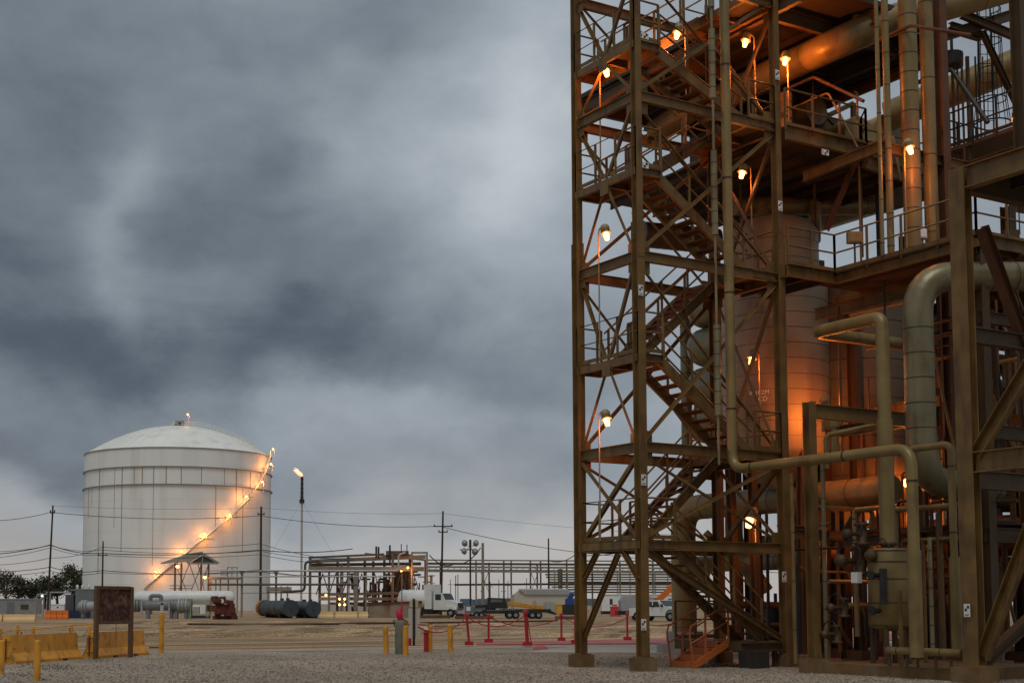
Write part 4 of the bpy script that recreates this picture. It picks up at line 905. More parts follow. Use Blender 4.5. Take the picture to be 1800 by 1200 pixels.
# trees
BARK=mat('tree_bark',(.06,.045,.03),.9); 
LEAF=mat('dark_tree_foliage',(.045,.05,.022),.85,0,.5,.25,.5,2.0,0); LEAF2=mat('winter_tree_foliage',(.075,.065,.04),.85,0,.5,.25,.5,2.0,0)
def tree(x,yb,ytop,wpx,seed,label,m,dens=1.0):
    f=LF(x,yb); t=lthing('yard_tree',label,'tree',f,'trees at the left edge behind the yard'); H_=f.z(ytop); Wd=f.w(wpx)/2; r=random.Random(seed)
    b=MB(); b.tube([(0,0,0),(r.uniform(-.4,.4),0,H_*.3),(r.uniform(-.6,.6),.2,H_*.75)],[.45,.32,.1],7)
    tips=[]
    for k in range(11):
        a=r.uniform(0,2*pi); z0=H_*r.uniform(.2,.6); e=V((cos(a)*Wd*r.uniform(.5,.9),sin(a)*Wd*r.uniform(.5,.9),z0+H_*r.uniform(.12,.34))); b.tube([(0,0,z0),e*.55+V((0,0,z0*.45+.4)),e],[.16,.1,.03],5); tips.append(e)
    lp_('trunk',b,BARK,t)
    b=MB(); cl=[(V((r.gauss(0,.42)*Wd,r.gauss(0,.42)*Wd,H_*(.42+.5*r.random()))),r.uniform(.7,1.6)) for k in range(int(34*dens))]+[(e,1.3) for e in tips]
    for c,rad in cl:
        for i in range(int(26)):
            p=c+V((r.gauss(0,rad*.6),r.gauss(0,rad*.6),r.gauss(0,rad*.5))); n=V((r.gauss(0,1),r.gauss(0,1),r.gauss(0,1))).normalized(); u=n.orthogonal().normalized()*r.uniform(.2,.42); w=n.cross(u)*r.uniform(.5,.9)
            b.add([p-u,p-w,p+u,p+w],[(0,1,2,3)])
    lp_('crown',b,m,t)
for k,(x,yb,yt,w,m,d_) in enumerate(((-14,1071,1002,46,LEAF2,.9),(10,1070,1004,42,LEAF2,.8),(32,1071,1014,40,LEAF2,.8),(56,1071,1020,36,LEAF,.9),(78,1070,1012,36,LEAF,1),(101,1071,1006,36,LEAF,1),(126,1070,990,48,LEAF,1.3),(146,1071,1006,34,LEAF,1),(168,1069,1020,34,LEAF,.9))):
    tree(x,yb,yt,w,k+11,('bare brownish tree cut by the left picture edge','thin brownish tree above the site office','ragged low tree right of the site office tree','low dark tree left of the first pole','dark tree behind the first utility pole','dark tree between the pole and the tallest tree','tallest dense tree just left of the white tank','dark tree overlapping the white tank edge','low tree behind the plywood board')[k],m,d_)
# far blue line of woods
b=MB(); r=random.Random(9)
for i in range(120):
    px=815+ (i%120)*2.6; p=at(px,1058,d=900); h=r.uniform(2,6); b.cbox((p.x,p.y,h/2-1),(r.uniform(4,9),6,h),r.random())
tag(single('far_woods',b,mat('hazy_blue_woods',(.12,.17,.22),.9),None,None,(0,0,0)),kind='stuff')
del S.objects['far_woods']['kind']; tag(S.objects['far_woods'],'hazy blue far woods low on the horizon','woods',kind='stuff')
# utility poles and wires
WOOD=mat('pole_wood',(.045,.032,.022),.85,0,.3,2)
def upole(x,yb,yt,arms,label,w=2.6,lean=0,m=None):
    f=LF(x,yb); t=lthing('utility_pole',label,'utility pole',f,'utility poles in the yard'); h=f.z(yt)
    b=MB(); b.tube([(lean*f.w(1),0,0),(0,0,h)],[f.w(w*.62),f.w(w*.42)],8); lp_('pole',b,m or WOOD,t)
    for y,wp in arms:
        b=MB(); b.bar((-f.w(wp/2),-.15,f.z(y)),(f.w(wp/2),-.15,f.z(y)),.16)
        for i in range(3): b.cyl((f.w(wp/2)*(i-1)*.9,-.15,f.z(y)),(f.w(wp/2)*(i-1)*.9,-.15,f.z(y)+.3),.08,6)
        lp_('crossarm',b,WOOD,t)
    return f
upole(89,1086,888,((901,8),),'leftmost tall utility pole before the trees',3.4,lean=-6)
upole(179,1078,951,((976,16),),'short pole with a small crossarm left on the white tank',3)
upole(457.5,1080,890,((904,12),),'black utility pole before the right edge of the white tank',4)
f=upole(779,1080,898,((925,34),(935,16)),'tall pole with crowded crossarms in the middle distance',3.6,lean=-4)
upole(965,1075,946,(),'plain black pole behind the pipe rack near the tower',3)
upole(849,1078,954,(),'thick grey pole right of the floodlight mast',5,m=GREYP)
for k,(x,yt) in enumerate(((862,1022),(877,1018),(893,1020),(926,1016),(1000,1040),(760,1016),(792,1018),(885,1030))):
    upole(x,1067,yt,((yt+9,9),),'small distant crossarm pole, number %s from the left beyond the rack'%('three','four','six','seven','eight','one','two','five')[k] if False else 'small distant pole '+('right of the thick grey pole','second right of the thick grey pole','left of the slim rack column','left of the cream building gable','nearest the tower','over the white truck body','above the truck cab','between two distant poles')[k],1.2)
def wire(pts,d,label,r=.035,sag=0):
    P=[at(x,y,d=d if not isinstance(d,(list,tuple)) else d[i]) for i,(x,y) in enumerate(pts)]; q=[]
    for a,c in zip(P[:-1],P[1:]):
        for j in range(10):
            t=j/10; p=a*(1-t)+c*t; q.append(p-V((0,0,sag*4*t*(1-t))))
    q.append(P[-1]); b=MB(); b.tube(q,r,5); single('overhead_wire',b,BLACK,label,'wire',q[0],'overhead wires between the utility poles')
wire([(-80,912),(89,900),(457,906),(779,924)],160,'upper wire from the left edge over the tank to the crowded pole',sag=.55)
wire([(779,926),(1100,978),(1500,1010)],160,'wire falling from the crowded pole to the tower',sag=.5)
wire([(89,888),(457,892),(779,902),(1200,940)],162,'faintest topmost wire above all other wires',.015,sag=.3)
for k,(ys,d,r) in enumerate((((968,958,966,968,980),160,.03),((975,957,972,966,964),158,.05),((982,962,975,974,990),160,.03),((992,980,961,955,985),159,.03),((1001,996,1002,1004,1008),157,.04),((1008,1003,1006,1001,1012),160,.03))):
    wire([(-60,ys[0]),(89,ys[1]),(179,ys[2]),(457,ys[3]),(620,ys[4])],d,('highest','thick second','third','slanting fourth','thick fifth','lowest')[k]+' wire of the lower bunch crossing the white tank',r,sag=.35)
wire([(755,975),(800,990),(845,962)],150,'black cable looping up to the thick grey pole',.06,sag=.6)
wire([(965,985),(1010,975),(1130,960)],155,'short black cable near the tower behind the rack',.05,sag=.4)
# floodlight mast
f=LF(827,1084); t=lthing('floodlight_mast','black mast carrying four round floodlights and a horn','floodlight mast',f)
b=MB(); b.cyl((0,0,0),(0,0,f.z(950)),.11,8); b.cbox((0,0,f.z(955)),(.28,.28,.9)); b.cbox((-.3,0,f.z(966)),(2.0,.12,.12)); lp_('mast',b,BLACK,t)
for x,y,a in ((816,955,-.6),(838,955,.6),(815,969,-.9),(836,970,.35)):
    b=MB(); ax=V((a,-1,-.15)).normalized(); b.rev((f.x(x),-.2,f.z(y)),[(0,.25),(.2,.2),(.42,-.15),(.40,-.17),(0,-.12)],16,ax); b.bar((f.x(x),-.2,f.z(y)),(0,0,f.z(962)),.06); lp_('floodlight',b,SKYB,t)
# ---- pipe racks in the middle distance
def rackcol(b,x,z,w=.35,y=0): b.bar((x,y,0),(x,y,z),w)
f=LF(640,1078); rk=lthing('far_pipe_rack','long far pipe rack with sloping top lines between tank and middle pole','pipe rack',f)
cols=((545,980),(560,985),(590,984),(612,976),(640,979),(674,974),(690,972),(720,973),(748,982),(600,990),(655,985))
for i,(x,y) in enumerate(cols):
    b=MB(); rackcol(b,f.x(x),f.z(y),.42,(i%3)*2.5); lp_('column',b,RACK,rk)
for i,(x0,y0,x1,y1,w) in enumerate(((542,980,675,974,.35),(542,986,748,978,.6),(542,992,740,990,.5),(542,999,745,1000,.7),(545,1004,700,1004,.3),(640,972,752,984,.3),(560,1045,740,1041,.4),(560,1052,735,1052,.5),(575,1060,735,1060,.4))):
    b=MB(); b.bar((f.x(x0),i%3,f.z(y0)),(f.x(x1),i%3,f.z(y1)),w); lp_('pipe_run',b,GREYP if i%2 else RACK,rk)
r=random.Random(2)
for i in range(16):
    x=560+i*11.5; b=MB(); s_=1 if i%2 else -1; b.bar((f.x(x-6*s_),2,f.z(1007)),(f.x(x+6*s_),2,f.z(1045)),.16); lp_('brace',b,RACK,rk)
eq=MB()
for i in range(130):
    x=r.uniform(590,748); y=r.uniform(1002,1070); eq.bar((f.x(x),r.uniform(1,8),f.z(y)),(f.x(x),r.uniform(1,8),f.z(y+r.uniform(6,26))) if r.random()<.6 else (f.x(x+r.uniform(6,18)),4,f.z(y)),r.uniform(.1,.4))
for i in range(14):
    x=r.uniform(655,725); eq.cyl((f.x(x),r.uniform(3,9),0),(f.x(x),r.uniform(3,9) if False else 5,f.z(r.uniform(985,1040))),r.uniform(.3,.8),8)
o=lp_('equipment',eq,RACK,rk); o['kind']='stuff'
for x,y0,y1 in ((661,960,980),(665,961,980),(685,958,990),(705,956,975),(715,957,975)):
    b=MB(); b.bar((f.x(x),0,f.z(y1)),(f.x(x),0,f.z(y0)),.15 if x>700 else .3); lp_('vent_stack',b,DARK,rk)
b=MB(); b.box((f.x(678),0,f.z(975)),(f.x(718),5,f.z(968))); lp_('top_platform',b,RACK,rk)
# frame goalpost
b=MB(); b.tube([(f.x(724),-2,0),(f.x(724),-2,f.z(972)),(f.x(750),-2,f.z(972)),(f.x(750),-2,0)],.25,6); lp_('goalpost',b,GREYP,rk)
for k,(x,y) in enumerate(((717,997),(706,1003),(719,1046),(573,1045),(597,1052),(606,1052),(597,1062),(606,1062))):
    p=at(x,y,d=f.d-3); t=thing('rack_lamp','small warm lamp '+('highest by the rack goalpost','just below the highest rack lamp','low right under the rack','alone at the far left of the rack','left of the upper warm pair','right of the upper warm pair','left of the lower warm pair','right of the lower warm pair')[k],'lamp',p,'small lamps in the far pipe rack')
    b=MB(); b.rev(p,[(0,-.2),(.18,-.1),(.18,.08),(0,.2)],8); part('globe',b,GLOBE,t); b=MB(); b.rev(p+V((0,0,.28)),[(.34,0),(.2,.12),(0,.14)],8); b.bar(p+V((0,.3,.2)),p+V((0,2.8,.2)),.06); part('hood',b,RACK,t)
    if k<4:
        ld=bpy.data.lights.new('lamp_light','POINT'); ld.energy=130; ld.color=(1,.33,.06); ld.shadow_soft_size=.2; lo=bpy.data.objects.new('lamp_light',ld); S.collection.objects.link(lo); lo.parent=t; lo.location=(0,0,-.6)
f=LF(960,1074); r2=lthing('long_pipe_rack','long straight pipe rack running behind the trucks to the tower','pipe rack',f)
for i,(y,w,m,dy) in enumerate(((984,.28,GREYP,0),(990,.45,RACK,1),(996,.4,GREYP,0),(1001,.3,RACK,2),(1003,.5,GREYP,0),(1027,.4,RACK,3))):
    b=MB(); b.bar((f.x(748 if i<5 else 800),dy,f.z(y)),(f.x(1260),dy,f.z(y+3 if i<5 else y-3)),w); lp_('pipe_run',b,m,r2)
for x,y in ((838,984),(861,988),(887,984),(900,984),(934,984),(946,990),(952,984),(998,984),(1043,988),(1092,986),(1150,986),(1210,986),(775,986)):
    b=MB(); rackcol(b,f.x(x),f.z(y),.32,1.5); lp_('column',b,RACK if x%2 else GREYP,r2)
for i in range(44):
    x=752+i*11; b=MB(); b.bar((f.x(x),0,f.z(1003)),(f.x(x+5),0,f.z(997)),.1); lp_('strut',b,GREYP,r2)
for x in (934,846): 
    b=MB(); b.bar((f.x(x),1,f.z(1004)),(f.x(x+14),1,f.z(1040)),.12); b.bar((f.x(x+14),1,f.z(1004)),(f.x(x),1,f.z(1040)),.12); lp_('brace',b,GREYP,r2)
b=MB(); b.tube([(f.x(985),0,f.z(1000)),(f.x(985),0,f.z(1038)),(f.x(975),0,f.z(1042)),(f.x(950),0,f.z(1042))],.55,10); lp_('drop_pipe',b,RACK,r2)
f=LF(1080,1071); r3=lthing('stacked_pipe_bank','bank of many stacked grey-green pipes behind the tower foot','pipe bank',f)
for i in range(9):
    y=1005+i*4.4; b=MB(); b.bar((f.x(958+i*2),i%3,f.z(y)),(f.x(1250),i%3,f.z(y)),.42); lp_('pipe_run',b,(GREYP,RACK,mat('greenish_pipe',(.16,.19,.13),.6) if i==2 else GREYP)[i%3],r3)
for x in range(975,1250,22): b=MB(); rackcol(b,f.x(x),f.z(1003),.3,-1); lp_('column',b,GREYP,r3)
# white pipes on T posts
WP=mat('pale_pipe_paint',(.5,.48,.44),.5)
f=LF(600,1084); tp=lthing('pipe_bridge','pair of pale pipes and one dark pipe carried on T posts before the white tank','pipe bridge',f)
for y,x0,x1,w,m in ((1003,385,698,.2,WP),(1013,425,694,.16,WP),(1027,365,628,.24,RACK),(1042,425,560,.06,RACK),(1042,560,700,.06,RACK)):
    b=MB(); b.tube([(f.x(x0),0,f.z(y)),(f.x(x1),0,f.z(y))]+([(f.x(700),0,f.z(y-4)),(f.x(700),0,f.z(975)),(f.x(712),0,f.z(971))] if y==1003 else []),w*.55,8,bend=.6); lp_('pipe',b,m,tp)
for x,w,m in ((425,.25,GREYP),(485,.25,GREYP),(601,.3,GREYP),(613,.2,WP),(625,.5,GREYP),(578,.25,GREYP),(706,.14,GREYP),(643,.2,GREYP)):
    b=MB(); b.bar((f.x(x),.2,0),(f.x(x),.2,f.z(1003 if x<700 else 1000)),w); 
    if x<500: b.bar((f.x(x-5),0,f.z(1004)),(f.x(x+5),0,f.z(1004)),.3,.2); b.bar((f.x(x-3),0,f.z(1007)),(f.x(x+3),0,f.z(1007)),.2,.25)
    lp_('post',b,m,tp)
b=MB(); b.tube([(f.x(560),1,f.z(985)),(f.x(535),1,f.z(987)),(f.x(534),1,f.z(1038)),(f.x(495),1,f.z(1040))],.16,8,bend=.5); lp_('side_pipe',b,RACK,tp)
# equipment rack by the black tanks
f=LF(485,1078); t=lthing('low_pipe_stand','low stand with two short green grey pipes above the black tanks','pipe stand',f)
for y,w in ((1033,.3),(1037,.4),(1041,.25)): b=MB(); b.bar((f.x(468),0,f.z(y)),(f.x(512),0,f.z(y)),w); lp_('pipe',b,GREYP,t)
for x in (471,494,505): b=MB(); b.bar((f.x(x),0,0),(f.x(x),0,f.z(1030)),.25); lp_('post',b,GREYP,t)
# ---------------- things in the yard ----------------
NAVY=mat('navy_paint',(.02,.03,.07),.5); GREY=mat('grey_machine_paint',(.17,.19,.20),.5,.1,.2,1.5); GREYL=mat('light_grey_panel',(.33,.34,.34),.55,.1,.15); GLASS=mat('dark_window_glass',(.03,.04,.045),.15,0,.1)
CREAM=mat('cream_siding',(.50,.46,.36),.7,0,.1,.4); BARR=mat('cream_barrier_paint',(.72,.50,.24),.7,0,.15,.6); TYRE=mat('tyre_rubber',(.015,.015,.015),.9)
f=LF(28,1083); t=lthing('site_office','grey corrugated site office container with door and window at far left','site office',f)
b=MB(); b.box((f.x(-40),0,.3),(f.x(62),3,f.z(1053)))
for i in range(60):
    x=f.x(-40+i*1.7); b.box((x,-.05,.35),(x+.06,-.001,f.z(1054)))
lp_('body',b,GREYL,t); b=MB(); b.box((f.x(-41),-.1,f.z(1053)),(f.x(63),3.1,f.z(1051.5))); lp_('roof',b,GREYL,t)
b=MB(); b.box((f.x(12),-.09,.35),(f.x(25),-.055,f.z(1057))); lp_('door',b,GREY,t); b=MB(); b.box((f.x(36),-.09,f.z(1070)),(f.x(50),-.055,f.z(1062))); lp_('window',b,mat('amber_window',(.08,.05,.02),.4),t)
def lamp_plain(b,p,r=.1): b.rev(p,[(0,-r),(r,0),(0,r)],8)
f=LF(72,1085); t=lthing('pipe_gantry','light pipe gantry with a small white green lamp beside the site office','gantry',f)
b=MB(); b.tube([(f.x(63),0,0),(f.x(63),0,f.z(1050)),(f.x(66),0,f.z(1044)),(f.x(86),0,f.z(1044))],.09,6); b.tube([(f.x(76),0,0),(f.x(76),0,f.z(1047))],.08,6); b.tube([(f.x(80),0,f.z(1041)),(f.x(122),0,f.z(1041))],.12,6); b.tube([(f.x(86),0,0),(f.x(86),0,f.z(1040))],.2,6); lp_('frame',b,GREYL,t)
b=MB(); lamp_plain(b,V((f.x(74),-.2,f.z(1047))),.16); lp_('lamp_globe',b,emis('white_green_lamp',(.75,1,.9),2.5),t)
f=LF(100,1078); t=lthing('white_cabinet','low white generator cabinet above the orange barriers','cabinet',f); b=MB(); b.box((f.x(88),0,0),(f.x(112),1.5,f.z(1062))); b.box((f.x(87.5),-.05,f.z(1063)),(f.x(112.5),1.55,f.z(1061))); lp_('body',b,WHITE,t); b=MB(); b.box((f.x(99.5),-.03,f.z(1068)),(f.x(103),-.005,f.z(1066))); lp_('vent',b,BLACK,t)
ORB=mat('orange_plastic',(.75,.17,.02),.5,0,.08); o0=None
for k,x in enumerate((81,91,101,111)):
    f=LF(x+4,1088.5); 
    b=MB(); w=f.w(10)/2; prf=[(-.25,0),(-.22,.35),(-.12,.45),(-.10,f.z(1072)),(.10,f.z(1072)),(.12,.45),(.22,.35),(.25,0)]
    b.poly([V((-w+.02,y,z)) for y,z in prf],(2*w-.04,0,0)); tag(single('orange_barrier',b,ORB,('leftmost','second','third','rightmost')[k]+' of four orange plastic barriers','barrier',f.o,'four orange plastic barriers',local=True,rz=f.rz))
f=LF(140,1086); t=lthing('transformer','large grey electrical transformer on a navy skid left of the plywood board','transformer',f)
b=MB(); b.box((f.x(132),0,.9),(f.x(163),2.5,f.z(1037))); b.box((f.x(113),.3,.8),(f.x(128),2.4,f.z(1044))); b.box((f.x(122),0,f.z(1038)),(f.x(166),2.6,f.z(1035)))
for i in range(9): b.box((f.x(114+i*1.6),.05,1),(f.x(114.7+i*1.6),.29,f.z(1046)))
lp_('body',b,GREY,t)
b=MB()
for x in (132,141,152): b.rev((f.x(x),.8,f.z(1036)),[(.1,0),(.22,.1),(.1,.2),(.22,.3),(.1,.5),(0,.6)],8)
lp_('bushings',b,WHITE,t); b=MB(); b.box((f.x(110),-.4,0),(f.x(168),2.7,.85)); lp_('skid',b,NAVY,t)
def exch(x0,x1,yc,rpx,label,fl,m,yb=1087,saddle=(.3,.8),extra=None):
    f=LF((x0+x1)/2,yb); t=lthing('heat_exchanger',label,'heat exchanger',f,'heat exchangers lying in the yard'); a=f.x(x0);c=f.x(x1);z=f.z(yc);r=f.w(rpx)
    b=MB(); b.rev((a,0,z),[(0,-.0),(r*.6,.05),(r,.3),(r,c-a-.3),(r*.6,c-a-.05),(0,c-a)],20,(1,0,0)); lp_('shell',b,m,t)
    for q in fl:
        for dx in (-.16,.16):
            g=MB(); g.rev((f.x(q)+dx,0,z),[(0,-.1),(r*1.25,-.1),(r*1.25,.1),(0,.1)],24,(1,0,0),False)
            for i in range(16): a_=i*pi/8; g.cyl((f.x(q)+dx-.18,r*1.12*cos(a_),z+r*1.12*sin(a_)),(f.x(q)+dx+.18,r*1.12*cos(a_),z+r*1.12*sin(a_)),.05,5)
            lp_('flange',g,m,t)
    for s_ in saddle:
        g=MB(); g.box((a+(c-a)*s_-.15,-r*.7,0),(a+(c-a)*s_+.15,r*.7,z-r*.6)); lp_('saddle',g,GREY,t)
    if extra: extra(f,t,z,r)
    return f
exch(136,170,1066,9.5,'grey exchanger with large bolted flange beside the transformer',(148,),GREYL)
def exx(f,t,z,r):
    g=MB(); g.tube([(f.x(264),0,z+r*.8),(f.x(264),0,f.z(1046.5)),(f.x(283),0,f.z(1046.5)),(f.x(283),0,z+r*.8)],.22,10,bend=.35); lp_('bypass_pipe',g,GREY,t)
    for x in (251,299): g=MB(); g.box((f.x(x-1.6),-r*1.3,.4),(f.x(x+1.6),-r*1.02,f.z(1053))); lp_('bracket',g,GREYL,t)
exch(236,318,1064,9,'long grey heat exchanger with a bridge pipe on top',(240,306),GREY,extra=exx)
exch(300,334,1064,10,'short grey exchanger channel with double bolted flange',(318,325),GREYL)
f=LF(322,1079); t=lthing('white_bullet_tank','long white horizontal tank lying behind the grey exchangers','tank',f); b=MB(); b.rev((f.x(232),0,f.z(1050)),[(0,0),(f.w(8),.3),(f.w(12),1.2),(f.w(12),f.w(172)),(f.w(8),f.w(178)),(0,f.w(180))],24,(1,0,0)); lp_('shell',b,WHITE,t)
for x in (262,330,385): b=MB(); b.box((f.x(x)-.3,-1.2,0),(f.x(x)+.3,1.2,f.z(1058))); lp_('saddle',b,GREY,t)
PGR=mat('pale_green_paint',(.30,.32,.24),.6)
f=LF(348,1087); t=lthing('pump_skid','cluttered pale green pump skid with white boxes','pump skid',f)
for (x0,x1,y0,y1,m,n) in ((328,336,1087,1052,PGR,'post'),(362,368,1084,1053,PGR,'post'),(338,362,1062,1056,PGR,'header'),(339,350,1078,1066,GREYL,'box'),(351,361,1078,1062,WHITE,'box'),(337,368,1086,1081,NAVY,'base'),(363,375,1074,1063,RUSTR,'motor')):
    b=MB(); b.box((f.x(x0),0,f.z(y0)),(f.x(x1),.9,f.z(y1))); lp_(n,b,m,t)
RUSTM=mat('deep_rust_metal',(.12,.035,.02),.8,0,.5,1.2)
f=LF(394,1088); t=lthing('rusty_machine','heap-like rusty red machine part with a round white hole cover','machine',f)
r=random.Random(31); b=MB(); b.box((f.x(375),-.6,0),(f.x(416),.8,f.z(1082))); b.cyl((f.x(396),-.8,f.z(1071)),(f.x(396),1.2,f.z(1071)),f.w(9),18); b.cyl((f.x(383),-.7,f.z(1054)),(f.x(398),-.6,f.z(1052)),f.w(5),12); b.cyl((f.x(409),-.5,0),(f.x(409),-.5,f.z(1066)),f.w(5),12); b.bar((f.x(371),0,f.z(1054)),(f.x(380),0,f.z(1050)),.4); b.bar((f.x(382),-.5,0),(f.x(388),-.5,f.z(1056)),.5); b.bar((f.x(414),0,0),(f.x(402),0,f.z(1056)),.5)
for i in range(30): x=r.uniform(378,412); y=r.uniform(1050,1082); b.cbox((f.x(x),r.uniform(-1.0,.2),f.z(y)),(r.uniform(.2,.7),.5,r.uniform(.15,.7)),r.uniform(0,3))
lp_('body',b,RUSTM,t)
b=MB(); b.cyl((f.x(392),-1.05,f.z(1056)),(f.x(392),-.9,f.z(1056)),f.w(3.8),14); lp_('cover',b,WHITE,t)
CHAR=mat('charcoal_tank_paint',(.055,.066,.075),.5,.1,.2,.8); OCH=mat('ochre_rust_paint',(.33,.15,.02),.7,0,.35,1)
for (xd,yc,rpx,L_,yb,lab,cap) in ((511,1068,15,10.5,1086,'dark grey horizontal drum with a flat round end and ochre far end',True),(551,1068,14,5.5,1086,'right hand dark grey horizontal drum with a flat round end',False)):
    f=LF(xd,yb); t=lthing('process_drum',lab,'drum',f,'dark drums lying in the yard'); r=f.w(rpx); z=r+.15; ax=V((-.37,.93,0)).normalized()
    b=MB(); b.rev((0,0,z),[(0,0),(r,0)],32,ax,False); b.rev((0,0,z),[(r,0),(r,.12),(r*.93,.14)],32,ax,False); b.rev((0,0,z),[(r*.93,.14),(r*.93,L_)],32,ax); 
    for q in (.35,.6): b.rev(V((0,0,z))+ax*L_*q,[(r*.93,-.06),(r*.96,-.06),(r*.96,.06),(r*.93,.06)],28,ax,False)
    b.cyl(V((0,0,z))+ax*-.12,V((0,0,z)),.12,8); b.cyl(V((0,0,z))+ax*1.2,V((0,0,z+r*1.2))+ax*1.2,.22,8); b.cyl(V((0,0,z))+ax*3.6,V((0,0,z+r*1.2))+ax*3.6,.22,8); lp_('shell',b,CHAR,t)
    b=MB(); b.rev(V((0,0,z))+ax*L_,[(r*1.0,0),(r*1.02,1.2),(r*.7,1.8),(0,2.0)],28,ax); lp_('end_cap',b,OCH if cap else CHAR,t)
    for q in (.2,.75): b=MB(); c_=ax*L_*q; b.cbox((c_.x,c_.y,.3),(.3,1.6,.6),math.atan2(ax.y,ax.x)); lp_('saddle',b,BLACK,t)
def fbar(x0,x1,yb,yt,label,m,g):
    f=LF((x0+x1)/2,yb); w=f.w((x1-x0)/2); h=f.z(yt); b=MB(); prf=[(-.3,0),(-.28,.2),(-.14,.42),(-.09,h),(.09,h),(.14,.42),(.28,.2),(.3,0)]
    b.poly([V((-w,y,z)) for y,z in prf],(2*w,0,0)); single('concrete_barrier',b,m,label,'barrier',f.o,g,local=True,rz=f.rz)
fbar(-30,4,1092,1079,'cream barrier cut off by the left edge below the site office',BARR,'distant cream barriers'); fbar(7,62,1092,1079,'cream barrier in front of the site office door',BARR,'distant cream barriers')
fbar(562,586,1085.5,1074,'cream barrier touching the right dark drum',BARR,'distant cream barriers'); fbar(590,628,1085.5,1074,'middle cream barrier right of the dark drums',BARR,'distant cream barriers'); fbar(631,647,1085,1074,'short cream barrier against the rusty skip',BARR,'distant cream barriers')
f=LF(690,1085); t=lthing('rusty_skip','long rust-streaked open steel skip left of the tanker truck','skip',f)
RS=mat('streaked_skip_metal',(.27,.22,.15),.8,0,.3,.8,stain=(.20,.05,.02),sscale=(.7,.7,.25),samt=.95)
b=MB(); b.poly([V((f.x(646),0,f.z(1062))),V((f.x(650),0,0)),V((f.x(738),0,0)),V((f.x(742),0,f.z(1057)))],(0,.1,0)); b.poly([V((f.x(646),2.2,f.z(1062))),V((f.x(650),2.2,0)),V((f.x(738),2.2,0)),V((f.x(742),2.2,f.z(1057)))],(0,.1,0)); b.box((f.x(647),.1,0),(f.x(740),2.2,.3)); lp_('body',b,RS,t)
b=MB(); b.bar((f.x(646),-.05,f.z(1061)),(f.x(742),-.05,f.z(1056.5)),.16); lp_('rim',b,RUSTM,t)
# vehicles
def wheel(t,f,x,y,r,z=None,w=.3):
    b=MB(); b.rev((x,y,r),[(r*.55,-w/2),(r*.95,-w/2),(r,-w/3),(r,w/3),(r*.95,w/2),(r*.55,w/2)],20,(0,1,0)); o=lp_('wheel',b,TYRE,t)
    b=MB(); b.rev((x,y,r),[(0,-w*.3),(r*.2,-w*.36),(r*.3,-w*.2),(r*.55,-w*.42),(r*.56,0),(0,0)],16,(0,1,0)); lp_('rim',b,GREYL,o)
CHROME=mat('bright_metal',(.55,.55,.55),.25,.9,.1)
f=LF(778,1084); f.rz+=-.55; t=lthing('vacuum_truck','white vacuum tanker truck facing right with a round hood','truck',f)
b=MB(); b.rev((-6.2,0,2.15),[(0,0),(.7,.1),(1.15,.5),(1.2,.8),(1.2,4.4),(1.1,4.6),(0,4.7)],24,(1,0,0)); 
for x in (-5.6,-4.6,-3.6): b.rev((x,0,2.15),[(1.2,-.06),(1.26,-.06),(1.26,.06),(1.2,.06)],24,(1,0,0))
lp_('tank',b,WHITE,t)
b=MB(); b.box((-1.9,-1.15,1.0),(-.9,1.15,4.0)); b.rev((-1.4,-.4,1.6),[(0,-1),(.5,0),(.55,.9),(0,1)],12); lp_('cyclone_housing',b,WHITE,t)
b=MB(); b.poly([V((-.6,-1.15,.9)),V((-.6,-1.15,2.95)),V((.55,-1.15,2.95)),V((1.0,-1.15,2.1)),V((1.0,-1.15,.9))],(0,2.3,0)); lp_('cab',b,WHITE,t)
b=MB(); b.poly([V((1.0,-.85,1.0)),V((1.0,-.85,2.1)),V((2.3,-.78,1.85)),V((2.5,-.75,1.6)),V((2.5,-.75,1.0))],(0,1.6,0)); b.poly([V((1.0,-1.12,.9)),V((1.15,-1.12,1.3)),V((2.2,-1.12,1.3)),V((2.5,-1.12,.9))],(0,.45,0)); b.poly([V((1.0,.67,.9)),V((1.15,.67,1.3)),V((2.2,.67,1.3)),V((2.5,.67,.9))],(0,.45,0)); lp_('hood',b,WHITE,t)
b=MB(); b.box((2.5,-.6,1.05),(2.56,.7,1.75)); lp_('grille',b,BLACK,t); b=MB(); b.box((2.45,-1.1,.45),(2.75,1.1,.85)); lp_('bumper',b,CHROME,t)
b=MB(); b.poly([V((.60,-1.0,2.85)),V((.98,-1.05,2.15)),V((.98,1.05,2.15)),V((.60,1.0,2.85))],(.05,0,.03)); lp_('windscreen',b,GLASS,t)
b=MB(); b.box((-.35,-1.18,2.1),(.45,-1.155,2.8)); lp_('side_window',b,GLASS,t)
b=MB(); b.box((-6.0,-.5,.7),(2.3,.5,.95)); b.box((-3.3,-1.1,.35),(-.8,1.1,1.0)); lp_('chassis',b,BLACK,t)
b=MB(); b.tube([(-.75,-1.0,.9),(-.75,-1.0,3.2)],.09,8); lp_('exhaust_stack',b,CHROME,t)
for x in (-5.1,-3.9,1.75):
    for y in (-1.0,1.0): wheel(t,f,x,y,.52)
for y in (-.7,.85): b=MB(); b.box((2.42,y-.13,1.0),(2.58,y+.13,1.25)); lp_('headlight',b,GREYL,t)
f=LF(836,1087); t=lthing('welder_trailer','small grey generator trailer parked right of the tanker truck','generator',f)
b=MB(); b.box((f.x(818),0,.6),(f.x(833),1.4,f.z(1064))); b.box((f.x(833),.1,.7),(f.x(853),1.4,f.z(1066))); lp_('body',b,GREY,t)
b=MB(); b.box((f.x(820),-.03,f.z(1073)),(f.x(827),-.002,f.z(1066))); lp_('panel',b,WHITE,t); b=MB(); b.box((f.x(835),.02,f.z(1067)),(f.x(852),.098,f.z(1063))); lp_('louvre',b,BLACK,t)
for x in (838,846): wheel(t,f,f.x(x),.1,.4)
